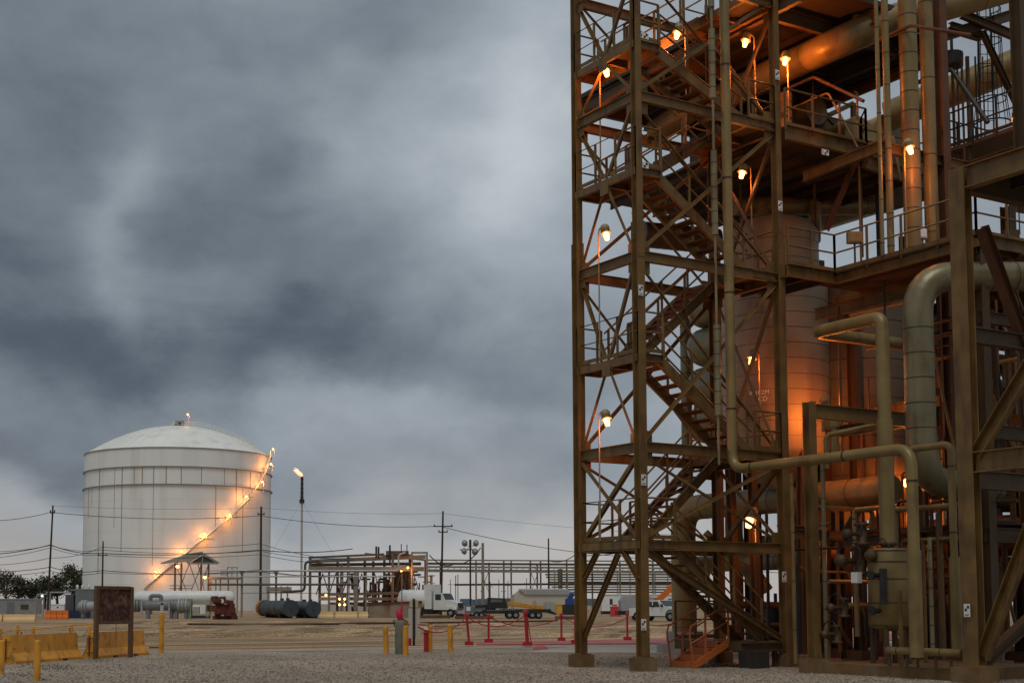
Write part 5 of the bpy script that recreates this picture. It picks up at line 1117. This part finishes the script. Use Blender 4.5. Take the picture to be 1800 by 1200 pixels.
b=MB(); b.box((f.x(802),.2,.3),(f.x(860),.9,.5)); lp_('tow_frame',b,BLACK,t)
f=LF(905,1087); t=lthing('flatbed_trailer','black gooseneck flatbed trailer with truck cab and a yellow boom aboard','trailer',f)
b=MB(); b.box((f.x(848),0,f.z(1078)),(f.x(905),2.3,f.z(1071))); b.box((f.x(880),0,f.z(1076)),(f.x(968),2.3,f.z(1070))); b.poly([V((f.x(965),0,f.z(1070))),V((f.x(965),0,f.z(1077))),V((f.x(978),0,f.z(1080))),V((f.x(978),0,f.z(1078)))],(0,2.3,0)); b.box((f.x(850),.3,f.z(1062)),(f.x(872),2.0,f.z(1078))); lp_('deck',b,BLACK,t)
b=MB(); b.poly([V((f.x(857),.1,f.z(1069))),V((f.x(858),.1,f.z(1050))),V((f.x(888),.1,f.z(1051))),V((f.x(893),.1,f.z(1069)))],(0,2.0,0)); lp_('cab',b,BLACK,t)
b=MB(); b.box((f.x(863),.06,f.z(1058)),(f.x(884),.098,f.z(1053))); lp_('rear_window',b,mat('dusky_glass',(.12,.13,.12),.2),t)
for x in (896,907,936,947):
    for y in (.1,2.2): wheel(t,f,f.x(x),y,f.w(6.5))
b=MB(); b.bar((f.x(893),.8,f.z(1059)),(f.x(957),.8,f.z(1068)),.45,.35); b.bar((f.x(893),1.5,f.z(1061)),(f.x(950),1.5,f.z(1069)),.3); lp_('boom',b,YEL,t)
b=MB()
for i in range(14): b.box((f.x(857+i*3.6),-.02,f.z(1072.3)),(f.x(858+i*3.6),-.003,f.z(1071.3)))
lp_('marker_lights',b,WHITE,t)
f=LF(1161,1091); f.rz-=.85; t=lthing('pickup_truck','white crew cab pickup with black front wheels seen between the tower columns','pickup',f)
def pickup(t,f):
    pr=[(-3.0,.5),(-3.0,1.25),(-1.2,1.3),(-1.05,1.95),(.5,2.0),(1.35,1.38),(2.75,1.25),(2.85,.95),(2.85,.5)]
    b=MB(); b.poly([V((x,-1.0,z)) for x,z in pr],(0,2.0,0)); lp_('body',b,WHITE,t)
    b=MB(); b.poly([V((.55,-.85,1.93)),V((1.3,-.92,1.42)),V((1.3,.92,1.42)),V((.55,.85,1.93))],(.04,0,.04)); lp_('windscreen',b,GLASS,t)
    for a,c in ((-.95,-.2),(-.1,.75)): b=MB(); b.poly([V((a,-1.015,1.35)),V((a+.05,-1.015,1.85)),V((min(c,.5),-1.015,1.87)),V((c,-1.015,1.35))],(0,.012,0)); lp_('side_window',b,GLASS,t)
    b=MB(); b.box((2.83,-1.0,.35),(3.05,1.0,.72)); b.box((2.84,-.55,.75),(2.9,.55,1.15)); b.rev((1.95,-1.0,.55),[(.45,-.03),(.56,-.03),(.56,.02),(.45,.02)],18,(0,1,0)); lp_('bumper',b,BLACK,t)
    for y in (-.8,.8): b=MB(); b.box((2.8,y-.18,.85),(2.9,y+.18,1.15)); lp_('headlight',b,CHROME,t)
    for x in (-2.0,1.95):
        for y in (-.92,.92): wheel(t,f,x,y,.45,w=.32)
    b=MB(); b.box((-.2,-1.1,1.35),(.0,-1.0,1.5)); b.box((1.0,-1.25,1.35),(1.12,-1.0,1.62)); lp_('mirror',b,BLACK,t)
pickup(t,f)
f=LF(1112,1090); t=lthing('covered_trailer','low dark trailer with a pale wrapped load behind the pickup','trailer',f); b=MB(); b.box((f.x(1086),0,f.z(1080)),(f.x(1150),2,f.z(1073))); lp_('bed',b,BLACK,t)
b=MB(); b.poly([V((f.x(1093),.1,f.z(1073))),V((f.x(1092),.1,f.z(1055))),V((f.x(1098),.1,f.z(1047))),V((f.x(1135),.1,f.z(1046))),V((f.x(1150),.1,f.z(1050))),V((f.x(1150),.1,f.z(1073)))],(0,1.8,0)); lp_('wrapped_load',b,GREYL,t); 
for x in (1118,1130): wheel(t,f,f.x(x),.1,.42)
f=LF(1180,1084); t=lthing('boom_lift','orange boom lift behind the white pickup','boom lift',f); b=MB(); b.bar((f.x(1158),1,f.z(1056)),(f.x(1190),1,f.z(1027)),.55,.7); b.bar((f.x(1145),1,f.z(1053)),(f.x(1166),1,f.z(1053)),.5); lp_('boom',b,mat('lift_orange',(.60,.14,.02),.5),t); b=MB(); b.box((f.x(1150),0,0),(f.x(1180),2,f.z(1068))); lp_('base',b,DARK,t)
b=MB(); b.box((f.x(1204),0,f.z(1050)),(f.x(1222),1.2,f.z(1049))); b.tube([(f.x(1204),0,f.z(1042)),(f.x(1222),0,f.z(1042))],.05,5); lp_('basket',b,YEL,t)
f=LF(955,1077); t=lthing('cream_building','cream gabled metal building behind the flatbed trailer','building',f)
zr,ze=f.z(1036),f.z(1044); b=MB(); b.poly([V((f.x(904),0,0)),V((f.x(904),0,ze)),V((f.x(913),0,zr)),V((f.x(924),0,ze)),V((f.x(924),0,0))],(0,.2,0)); b.box((f.x(924),0,0),(f.x(1008),8,ze)); b.box((f.x(904),.2,0),(f.x(924),8,ze)); lp_('wall',b,CREAM,t)
b=MB(); b.poly([V((f.x(912),-.3,zr)),V((f.x(996),-.3,zr)),V((f.x(1010),-.3,ze-.05)),V((f.x(925),-.3,ze-.05))],(0,.12,.18)); lp_('roof',b,GREYL,t)
b=MB(); b.box((f.x(936),-.05,0),(f.x(943),-.003,f.z(1055))); lp_('door',b,GREYL,t)
b=MB(); b.box((f.x(975),-1,0),(f.x(958),-.2,f.z(1058))); lp_('cabinet',b,GREYL,t)
f=LF(984,1079); t=lthing('portable_toilet','bright yellow portable toilet beside the blue machine','toilet',f); b=MB(); b.box((f.x(978),0,0),(f.x(990),1.4,f.z(1063))); b.poly([V((f.x(977.5),-.05,f.z(1063))),V((f.x(984),-.05,f.z(1061))),V((f.x(990.5),-.05,f.z(1063)))],(0,1.5,0)); lp_('cabin',b,YEL,t); b=MB(); b.box((f.x(980),-.03,.1),(f.x(988),-.003,f.z(1065))); lp_('door',b,mat('yellow_door',(.60,.36,.03),.5),t)
f=LF(1002,1080); t=lthing('blue_machine','blue and black machine on a dark base by the tower column','machine',f); b=MB(); b.box((f.x(990),0,0),(f.x(1014),1.6,f.z(1062))); lp_('base',b,DARK,t); b=MB(); b.box((f.x(995),.2,f.z(1062)),(f.x(1009),1.4,f.z(1052))); b.bar((f.x(1000),.7,f.z(1056)),(f.x(1008),.7,f.z(1042)),.7); lp_('body',b,mat('blue_paint',(.02,.06,.25),.5),t)
f=LF(1080,1079); t=lthing('site_trailer_office','long white site trailer behind the tower columns','trailer',f); b=MB(); b.box((f.x(1058),0,.5),(f.x(1185),3,f.z(1045))); b.box((f.x(1056),-.1,f.z(1045)),(f.x(1187),3.1,f.z(1043.5))); lp_('body',b,WHITE,t)
b=MB()
for x in (1072,1175): b.box((f.x(x),-.05,f.z(1062)),(f.x(x+5),-.003,f.z(1052)))
lp_('windows',b,GLASS,t); b=MB(); b.box((f.x(1060),.2,0),(f.x(1183),2.8,.5)); lp_('skirt',b,DARK,t)
f=LF(1084,1083); b=MB(); b.box((f.x(1075),0,0),(f.x(1092),1.2,f.z(1067))); b.box((f.x(1074),-.05,f.z(1067)),(f.x(1093),1.25,f.z(1065.5))); b.box((f.x(1078),.3,f.z(1065)),(f.x(1086),.9,f.z(1062))); single('red_tool_box',b,mat('bright_red_paint',(.6,.04,.04),.5),'bright red box with a lid near the wrapped load','box',f.o,local=True,rz=f.rz)
# shelter on lattice legs
f=LF(334,1078); t=lthing('gabled_canopy','gabled metal canopy on lattice legs in front of the white tank','canopy',f); RFM=mat('weathered_roof_sheet',(.26,.28,.25),.5,.3,.15)
gz,gx=f.z(971),355
b=MB(); b.poly([V((f.x(281),0,f.z(991))),V((f.x(325),0,f.z(988))),V((f.x(355),0,gz)),V((f.x(322),3,f.z(974)))],(0,.02,.2)); b.poly([V((f.x(325),-.1,f.z(988))),V((f.x(355),-.1,gz)),V((f.x(386),-.1,f.z(989))),V((f.x(380),-.1,f.z(990))),V((f.x(355),-.1,f.z(974))),V((f.x(331),-.1,f.z(989)))],(0,.25,0)); b.bar((f.x(328),0,f.z(990)),(f.x(382),0,f.z(990)),.3); b.bar((f.x(355),0,f.z(989)),(f.x(355),0,f.z(974)),.2); lp_('roof',b,RFM,t)
b=MB(); b.poly([V((f.x(332),.3,f.z(989))),V((f.x(355),.3,f.z(975))),V((f.x(379),.3,f.z(989)))],(0,.1,0)); lp_('gable_shade',b,RACK,t)
for x in (305,316,351,364): b=MB(); b.bar((f.x(x),1,0),(f.x(x),1,f.z(989)),.28); lp_('leg',b,RACK,t)
for a,c in ((305,325),(330,312),(330,347),(352,334),(345,357),(364,350)):
    b=MB(); b.bar((f.x(a),1,f.z(990)),(f.x(c),1,f.z(1037)),.14); lp_('brace',b,GREYP,t)
b=MB(); b.tube([(f.x(298),0,f.z(1029)),(f.x(338),0,f.z(1029))],.06,5); b.tube([(f.x(298),0,f.z(1034)),(f.x(338),0,f.z(1034))],.06,5); lp_('railing',b,RACK,t)
for x,y,lab in ((312,995,'bright reddish lamp under the left eave of the canopy'),(360,1014,'smaller lamp low among the canopy legs')):
    p=at(x,y,d=f.d-1); q=thing('canopy_lamp',lab,'lamp',p,'lamps under the canopy'); b=MB(); b.rev(p,[(0,-.25),(.3,-.1),(.3,.1),(0,.2)],8); part('globe',b,GLOBE,q); b=MB(); b.rev(p+V((0,0,.2)),[(.36,0),(.25,.1),(0,.14)],8); b.bar(p+V((0,0,.25)),p+V((0,0,.9)),.08); part('hood',b,RACK,q)
    ld=bpy.data.lights.new('lamp_light','POINT'); ld.energy=120; ld.color=(1,.28,.05); ld.shadow_soft_size=.2; lo=bpy.data.objects.new('lamp_light',ld); S.collection.objects.link(lo); lo.parent=q; lo.location=(0,0,-.5)
f=LF(395,1078); t=lthing('loading_platform','raised grey loading platform with a white notice box','platform',f)
b=MB(); b.box((f.x(366),0,f.z(1018)),(f.x(423),2,f.z(1014))); lp_('deck',b,GREYP,t)
for x in (369,378,386,400,416): b=MB(); b.bar((f.x(x),.5,0),(f.x(x),.5,f.z(1017)),.22); lp_('post',b,GREYP,t)
b=MB(); b.box((f.x(384),-.1,f.z(1013)),(f.x(398),.2,f.z(998))); lp_('notice_board',b,WHITE,t)
b=MB(); b.tube([(f.x(399),0,f.z(1013)),(f.x(399),0,f.z(997)),(f.x(416),0,f.z(997)),(f.x(416),0,f.z(1013))],.1,5); b.bar((f.x(407),0,f.z(1013)),(f.x(407),0,f.z(997)),.12); b.tube([(f.x(364),0,f.z(1003)),(f.x(384),0,f.z(1003))],.06,5); lp_('railing',b,GREY,t)
textobj('notice_text','UNION\nHOT\nZONE',.38,BLACK,t,(f.x(392),-.11,f.z(1003)),(pi/2,0,0))
# distant columns and green pole shapes
for k,(x,y0,w,m) in enumerate(((758,1011,5,mat('tan_column',(.32,.23,.10),.6)),(801,1012,1.6,GREYP),(805,1010,1.6,GREYP))):
    f=LF(x,1068); b=MB(); b.cyl((0,0,0),(0,0,f.z(y0)),f.w(w/2),12); b.rev((0,0,f.z(y0)),[(f.w(w*.62),-.4),(f.w(w*.62),.1),(0,.2)],12); single('distant_column',b,m,('stubby tan column above the tanker truck','left thin column of the far grey pair','right thin column of the far grey pair')[k],'column',f.o,local=True,rz=f.rz)
# ---------------- foreground left and middle ----------------
WOODB=mat('weathered_board_wood',(.13,.075,.04),.85,0,.35,5,.2,80,.5,25,obj=True)
def plymat():
    m=bpy.data.materials.new('delaminated_plywood');m.use_nodes=True;nt=m.node_tree;N=nt.nodes;L=nt.links;b=N['Principled BSDF'];b.inputs['Roughness'].default_value=.85
    tc=N.new('ShaderNodeTexCoord'); w=N.new('ShaderNodeTexNoise');w.inputs['Scale'].default_value=3.2;w.inputs['Detail'].default_value=7;w.inputs['Roughness'].default_value=.62;w.inputs['Distortion'].default_value=1.6;L.new(tc.outputs['Object'],w.inputs['Vector'])
    cr=N.new('ShaderNodeValToRGB');L.new(w.outputs['Fac'],cr.inputs[0]);e=cr.color_ramp.elements;e[0].position=.38;e[0].color=(.035,.016,.012,1);e[1].position=.72;e[1].color=(.28,.19,.12,1);k=e.new(.5);k.color=(.085,.035,.024,1);k=e.new(.58);k.color=(.15,.085,.05,1)
    L.new(cr.outputs[0],b.inputs['Base Color']);bp=N.new('ShaderNodeBump');bp.inputs['Strength'].default_value=.5;bp.inputs['Distance'].default_value=.01;L.new(w.outputs['Fac'],bp.inputs['Height']);L.new(bp.outputs[0],b.inputs['Normal']);return m
p=at(168,1158,Z=0);q=at(229,1154.5,Z=0); d_=(q-p); L_=d_.length; ang=math.atan2(d_.y,d_.x)
t=thing('notice_board','weathered plywood notice board on two wooden posts near the yellow barriers','notice board',p,rz=ang)
H2=(1158-1029)/((1158-1059.5)/1.71)
for x in (0,L_):
    b=MB(); b.box((x-.07,-.05,-.1),(x+.07,.05,H2 if x==0 else H2-.02)); part('post',b,WOODB,t,local=True)
b=MB(); b.box((.071,-.045,H2-.10),(L_-.071,.0,H2)); b.box((.071,-.045,H2-1.18),(L_-.071,.0,H2-1.08)); part('rail',b,WOODB,t,local=True)
b=MB(); b.box((.071,-.0,H2-1.12),(L_-.071,.02,H2-.06)); part('plywood',b,plymat(),t,local=True)
# jersey barriers
JP=[(-.30,0),(-.30,.08),(-.155,.30),(-.085,.81),(.085,.81),(.155,.30),(.30,.08),(.30,0)]
def jersey(x0,y0,x1,y1,label):
    a=at(x0,y0,Z=0);c=at(x1,y1,Z=0);d=c-a;L=d.length;an=math.atan2(d.y,d.x)
    t=thing('jersey_barrier',label,'barrier',a,'yellow concrete barriers near the notice board',rz=an)
    b=MB(); n=max(2,int(L/.25)); o=.30
    def sect(x,ins=0): return [V((x,y+o,z)) for y,z in JP]
    b.poly(sect(0),(L,0,0)); 
    part('body',b,YEL,t,local=True)
    b=MB()
    for x in (L*.32,L*.72): b.box((x-.12,-.02,0.0),(x+.12,.1,.06))
    part('lifting_slot',b,BLACK,t,local=True)
    b=MB()
    for x in (.14,L-.14): b.cyl((x,.135,.42),(x,.15,.42),.022,8)
    for z in (.18,.62): b.tube([(-.01,.2,z),(-.07,.24,z),(-.07,.36,z),(-.01,.4,z)],.014,6); b.tube([(L+.01,.2,z+.04),(L+.06,.24,z+.04),(L+.06,.36,z+.04),(L+.01,.4,z+.04)],.014,6)
    b.bar((-.06,.3,.08),(-.06,.3,.7),.03); b.cyl((.7,.14,.40),(.7,.15,.40),.02,6)
    part('bolts_and_loops',b,RUSTM,t,local=True)
    return t
jersey(28,1166.5,145,1157.5,'long yellow concrete barrier behind the short yellow bollard')
jersey(173,1156.5,262,1150,'yellow concrete barrier directly behind the plywood notice board')
jersey(-70,1150,12,1145,'yellow concrete barrier cut off by the left picture edge')
def bollard(x,yb,yt,w,label,m=YEL,cap=True,lean=(0,0),group='yellow steel bollards'):
    p=at(x,yb,Z=0); s=F/(p-CAM).dot(F0); r=w/2/s; h=(yb-yt)/s; t=thing('bollard',label,'bollard',p,group)
    b=MB(); tp=p+V((lean[0],lean[1],h)); b.cyl(p-V((0,0,.05)),tp,r,20); 
    b.rev(tp,[(r,0),(r*.85,r*.22),(r*.5,r*.36),(0,r*.4)],20); part('tube',b,m,t); return t,p,s,h,r
bollard(65,1196,1127,12,'yellow bollard in front of the long barrier')
bollard(2,1184,1127,11,'yellow bollard at the very left picture edge')
bollard(679,1149,1102,9,'yellow bollard left of the grey hose standpipe',lean=(-.02,.01))
bollard(713,1150.5,1101,9.6,'yellow bollard touching the right side of the grey hose standpipe')
bollard(756,1144.5,1101,8.5,'yellow bollard half behind the red bollard')
bollard(792.5,1145,1099,9.5,'yellow bollard standing alone left of the red stanchions',lean=(-.03,0))
t,p,s,h,r=bollard(283.5,1147.5,1080,9,'tall yellow marker bollard with a white numbered tube on top right of the notice board')
b=MB(); b.cyl(p+V((0,0,h)),p+V((0,0,h+.36)),.052,16); part('marker_tube',b,WHITE,t); b=MB(); b.cyl(p+V((0,0,h)),p+V((0,0,h+.05)),.056,16); b.rev(p+V((0,0,h+.36)),[(.056,-.03),(.056,0),(.03,.04),(0,.05)],12); part('tube_collar',b,BLACK,t)
textobj('marker_number','8\n0\n9',.085,BLACK,t,V((0,0,h+.26))-F0*.054,(pi/2,0,-YAW))
for k,(x,yb,yt,w) in enumerate(((30.5,1121,1099,4.6),(58.5,1121,1101,5),(125.5,1117,1097,5),(157,1145,1100,5.5))):
    bollard(x,yb+(6 if k<3 else 0),yt,w,('small yellow post leftmost behind the barriers','small yellow post second from the left behind the barriers','small yellow post near the rope knot','small yellow post between the two near barriers')[k],group='small yellow posts behind the barriers')
ROPE=mat('pale_rope',(.42,.33,.20),.8)
def line(name,px,d,label,cat,r,m,sag=0,group=None):
    P=[at(x,y,d=d) for x,y in px]; q=[]
    for a,c in zip(P[:-1],P[1:]):
        for j in range(10): t=j/10; q.append(a*(1-t)+c*t-V((0,0,sag*4*t*(1-t))))
    q.append(P[-1]); b=MB(); b.tube(q,r,6); return single(name,b,m,label,cat,q[0],group)
dd=(at(60,1125,Z=0)-CAM).dot(F0)
line('barrier_rail',[(-30,1112),(80,1103),(166,1095)],dd-2,'long thin yellow rail sloping up to the notice board','rail',.028,YEL)
line('rope',[(34,1101),(60,1106)],dd,'short pale rope between the two leftmost small posts','rope',.02,ROPE,.12); line('rope',[(60,1104),(125,1100)],dd,'thin pale rope between small posts behind the long barrier','rope',.012,ROPE,.15); line('rope',[(127,1100),(133,1112),(142,1118),(148,1114),(157,1104)],dd,'slack knotted pale rope at the gap between barriers','rope',.03,ROPE)
for k,(x,yt,yb) in enumerate(((37,1110,1122),(122.5,1103,1117),(203.5,1094,1114))):
    p=at(x,yb+9,Z=0); s=F/(p-CAM).dot(F0); b=MB(); b.tube([p,p+V((0,0,(yb+9-yt)/s))],.022,6); single('delineator_rod',b,ORG if k==2 else BLACK,('black rod behind the left barrier end','black rod left of the rope knot','orange topped rod seen below the notice board')[k],'rod',p)
# cables on the sand
b=MB(); P=[at(x,y,Z=0)+V((0,0,.09)) for x,y in ((330,1098),(450,1099),(560,1098),(660,1096.5),(760,1095.5),(980,1092))]; b.tube(P,.09,6); single('ground_pipe',b,STEELD,'long thin dark pipe lying across the sandy field','pipe',P[0])
b=MB(); P=[at(x,y,Z=0)+V((0,0,.05)) for x,y in ((262,1139.5),(284,1139.5),(400,1141),(560,1139))]; b.tube(P[:2],.03,6); single('ground_hose',b,RUSTM,'short brown hose on the ground beside the marker bollard','hose',P[0])
r=random.Random(4)
# ridges of graded sand
b=MB()
for i in range(70):
    x=r.uniform(200,820) if i<48 else r.uniform(860,1190); y=r.uniform(1094,1120); p=at(x,y,Z=0); l=r.uniform(1.0,5.5); h=r.uniform(.06,.22)
    ax=R0*cos(r.uniform(-.3,.3))+F0*r.uniform(-.2,.2); w=F0*r.uniform(.3,.8)
    pts=[p-ax*l,p+w,p+ax*l,p-w]; b.add([q+V((0,0,-.02)) for q in pts]+[p-ax*l*.4+V((0,0,h)),p+ax*l*.4+V((0,0,h*.8))],[(0,3,4),(3,5,4),(3,2,5),(2,1,5),(1,4,5),(1,0,4)],True)
tag(single('sand_ridges',b,DIRT,'low ridges and ruts of graded sand on the field','sand',(0,0,0)),kind='stuff')
# loose stones of the near gravel, real pebbles
STONE=mat('gravel_stones',(.25,.215,.175),.85,0,.55,9,.2,60,.2,30)
b=MB()
base=[V(v) for v in ((1,0,0),(-1,0,0),(0,1,0),(0,-1,0),(0,0,1),(0,0,-1))]; FC=[(0,2,4),(2,1,4),(1,3,4),(3,0,4),(2,0,5),(1,2,5),(3,1,5),(0,3,5)]
for i in range(11000):
    x=r.uniform(-30,1830); y=1148+62*r.random()**.8
    p=at(x,y,Z=0); 
    s_=r.uniform(.012,.036)*(1.5 if r.random()<.06 else 1); m3=Matrix.Rotation(r.uniform(0,6.3),3,'Z')@Matrix.Rotation(r.uniform(0,1),3,'X'); sx,sy,sz=s_,s_*r.uniform(.6,1),s_*r.uniform(.5,.8)
    b.add([p+m3@V((v.x*sx,v.y*sy,v.z*sz))+V((0,0,s_*.25)) for v in base],FC)
tag(single('gravel_stones',b,STONE,'loose pale stones scattered over the near gravel','gravel',(0,0,0)),kind='stuff')
# weeds
b=MB()
for (cx,cy,sx,sy,n) in ((92,1172,30,3,260),(40,1186,14,2,60),(170,1160,14,1.5,80),(850,1150,60,5,60)):
    for i in range(n):
        p=at(r.gauss(cx,sx),max(1149,r.gauss(cy,sy)),Z=0); h=r.uniform(.02,.07); u=V((r.uniform(-1,1),r.uniform(-1,1),0))*.012; b.add([p-u,p+u,p+V((r.uniform(-.03,.03),r.uniform(-.03,.03),h))],[(0,1,2)])
tag(single('weeds',b,mat('weed_green',(.07,.09,.025),.8),'sparse green weeds in the gravel by the barriers','weeds',(0,0,0)),kind='stuff')
# ---- hose standpipe group
p=at(705,1149,Z=0); s=F/(p-CAM).dot(F0); t=thing('hose_standpipe','grey covered standpipe with a red valve and striped hose end on top','standpipe',p); h=(1149-1090)/s
COVER=mat('grey_green_cover',(.16,.16,.12),.75,0,.25,4,.1,60,.5,9,obj=True)
b=MB(); b.rev((p.x,p.y,0),[(.205,0),(.2,.1),(.21,h*.5),(.2,h*.8),(.19,h*.93),(.13,h),(0,h+.04)],20); part('cover',b,COVER,t)
q=p+V((0,0,h))-F0*.03; b=MB(); b.rev(q+R0*-.03,[(0,-.12),(.07,-.05),(.11,.12),(.12,.25),(.07,.36),(0,.4)],12,V((.0,0,1))-R0*.15); b.tube([q+V((0,0,.3)),q+V((0,0,.5))+R0*.03,q+V((0,0,.66))+R0*.06],[.05,.03,.02],8); part('valve',b,mat('crimson_valve',(.5,.02,.06),.5),t)
b=MB(); a_=q+R0*.02+V((0,0,.02)); e_=q+R0*.26-V((0,0,.17)); b.tube([a_,a_*.5+e_*.5+V((0,0,.02)),e_],.07,10); part('hose',b,BLACK,t)
b=MB()
for k in (.35,.6,.85): c_=a_*(1-k)+e_*k; b.rev(c_,[(.071,-.02),(.075,-.02),(.075,.02),(.071,.02)],10,e_-a_)
part('hose_stripe',b,YEL,t); b=MB(); b.tube([q+R0*-.17+V((0,0,-.02)),q+R0*-.25+V((0,0,.0)),q+R0*-.27-V((0,0,.07)),q+R0*-.2-V((0,0,.1))],.02,6); b.tube([q+R0*-.24-V((0,0,.05)),q+R0*-.22-V((0,0,.22))],.018,6); part('strap',b,BLACK,t)
p=at(727.5,1134,Z=0); s=F/(p-CAM).dot(F0); t=thing('panel_post','thin dark post carrying a pale rectangular panel behind the bollards','panel post',p)
b=MB(); b.bar(p,p+V((0,0,(1134-1052)/s)),.075); part('post',b,BLACK,t); z=lambda y:(1134-y)/s; X_=lambda x:R0*((x-727.5)/s)
b=MB(); c_=p+F0*.06; b.poly([c_+X_(718)+V((0,0,z(1121))),c_+X_(738)+V((0,0,z(1121))),c_+X_(738)+V((0,0,z(1069))),c_+X_(718)+V((0,0,z(1069)))],F0*.03); part('panel',b,mat('pale_panel_board',(.47,.44,.39),.6,0,.08),t)
b=MB(); b.poly([c_+X_(720)+V((0,0,z(1067))),c_+X_(735)+V((0,0,z(1067))),c_+X_(735)+V((0,0,z(1055))),c_+X_(720)+V((0,0,z(1055)))],F0*.12); part('cream_box',b,mat('cream_box_paint',(.50,.48,.26),.6),t)
b=MB(); b.bar(c_+X_(720.5),c_+X_(720.5)+V((0,0,z(1121))),.09); part('red_leg',b,RED,t)
p=at(749,1145,Z=0); s=F/(p-CAM).dot(F0); t=thing('red_bollard','short red bollard with a white cap in front of a yellow one','bollard',p); h=(1145-1108)/s
b=MB(); b.cyl(p,p+V((0,0,h)),.085,18); b.rev(p+V((0,0,h*.86)),[(.085,0),(.11,.01),(.11,.05),(.085,.06)],16); part('tube',b,RED,t); b=MB(); b.rev(p+V((0,0,h)),[(.07,0),(.09,.03),(.09,.06),(.03,.08),(0,.08)],14); part('cap',b,WHITE,t)
# ---- red stanchions with rope
ST=[]
def stanchion(xb,yb,xt,yt,label,wb=15,r_=.05,ladder=False):
    p=at(xb,yb,Z=0); s=F/(p-CAM).dot(F0); t=thing('red_stanchion',label,'stanchion',p,'red stanchions along the painted strip'); z0=p.z+.045
    b=MB(); b.cbox(p+V((0,0,.12)),(wb/s,wb/s*.8,.15),-YAW); part('foot',b,RED,t)
    tp=p+R0*((xt-xb)/s)+V((0,0,(yb-yt)/s)); b=MB(); b.tube([p+V((0,0,.15)),tp],r_,10); b.rev(tp,[(r_*1.5,-.12),(r_*1.6,0),(r_*.9,.05),(0,.06)],10); part('tube',b,RED,t); ST.append(tp)
    if ladder: b=MB(); b.tube([tp+R0*.06-V((0,0,.05)),p+R0*.14+V((0,0,.2))],.018,6); part('side_rod',b,RED,t)
stanchion(824.5,1135,820,1079,'leaning red stanchion nearest the yellow bollard')
stanchion(859,1130,859,1080,'thin red stanchion second from the left')
stanchion(927,1136,924,1074,'thickest leaning red stanchion in the middle of the rope',16,.075,True)
stanchion(987,1127,987,1079,'thin red stanchion just left of the stair tower',13)
stanchion(1103,1126,1103,1077,'red stanchion seen between the two front tower columns',13)
stanchion(1011,1132,1011,1082,'red stanchion hidden against the outer tower column',13,.04)
RB=mat('red_rope',(.38,.03,.04),.7)
def rope(a,c,sag,label,r_=.022):
    q=[a*(1-j/12)+c*(j/12)-V((0,0,sag*4*(j/12)*(1-j/12))) for j in range(13)]; b=MB(); b.tube(q,r_,6); single('red_rope',b,RB,label,'rope',q[0],'red ropes between the stanchions')
P0=at(735,1101,d=45); rope(P0,ST[0]-V((0,0,.1)),.38,'lowest sagging red rope from the pale panel to the leaning stanchion'); rope(P0+V((0,0,.05))+F0*2,ST[1]-V((0,0,.1)),.2,'upper red rope from the pale panel to the thin stanchion',.015)
rope(ST[0]-V((0,0,.1)),ST[2]-V((0,0,.15)),.42,'sagging red rope between the two leaning stanchions'); rope(ST[1]-V((0,0,.1)),ST[3]-V((0,0,.15)),.40,'red rope from the second stanchion towards the tower'); rope(ST[3]-V((0,0,.1)),ST[4]-V((0,0,.2)),.45,'red rope sagging behind the outer tower column'); rope(ST[4]-V((0,0,.15)),at(1205,1088,d=46),.3,'red rope passing in front of the white pickup')
k_=at(950,1142,Z=0); b=MB(); b.rev(k_+V((0,0,.0)),[(.28,0),(.25,.12),(.12,.18),(0,.19)],10); single('red_kerb_lump',b,REDP,'small rounded red painted kerb end at the slab corner','kerb',k_)
# timber planks on the sand by the truck
for k,(x0,x1,y,d_) in enumerate(((738,792,1086,0),(800,868,1087.5,0),(976,1010,1088,0))):
    a=at(x0,y,Z=0);c=at(x1,y,Z=0); b=MB(); b.bar(a+V((0,0,.18)),c+V((0,0,.18)),.5,.34); single('timber_mat',b,WOODB,('brown timber mat in front of the tanker truck','dark timber mat under the generator trailer','timber mat by the tower column')[k],'timber mat',a)
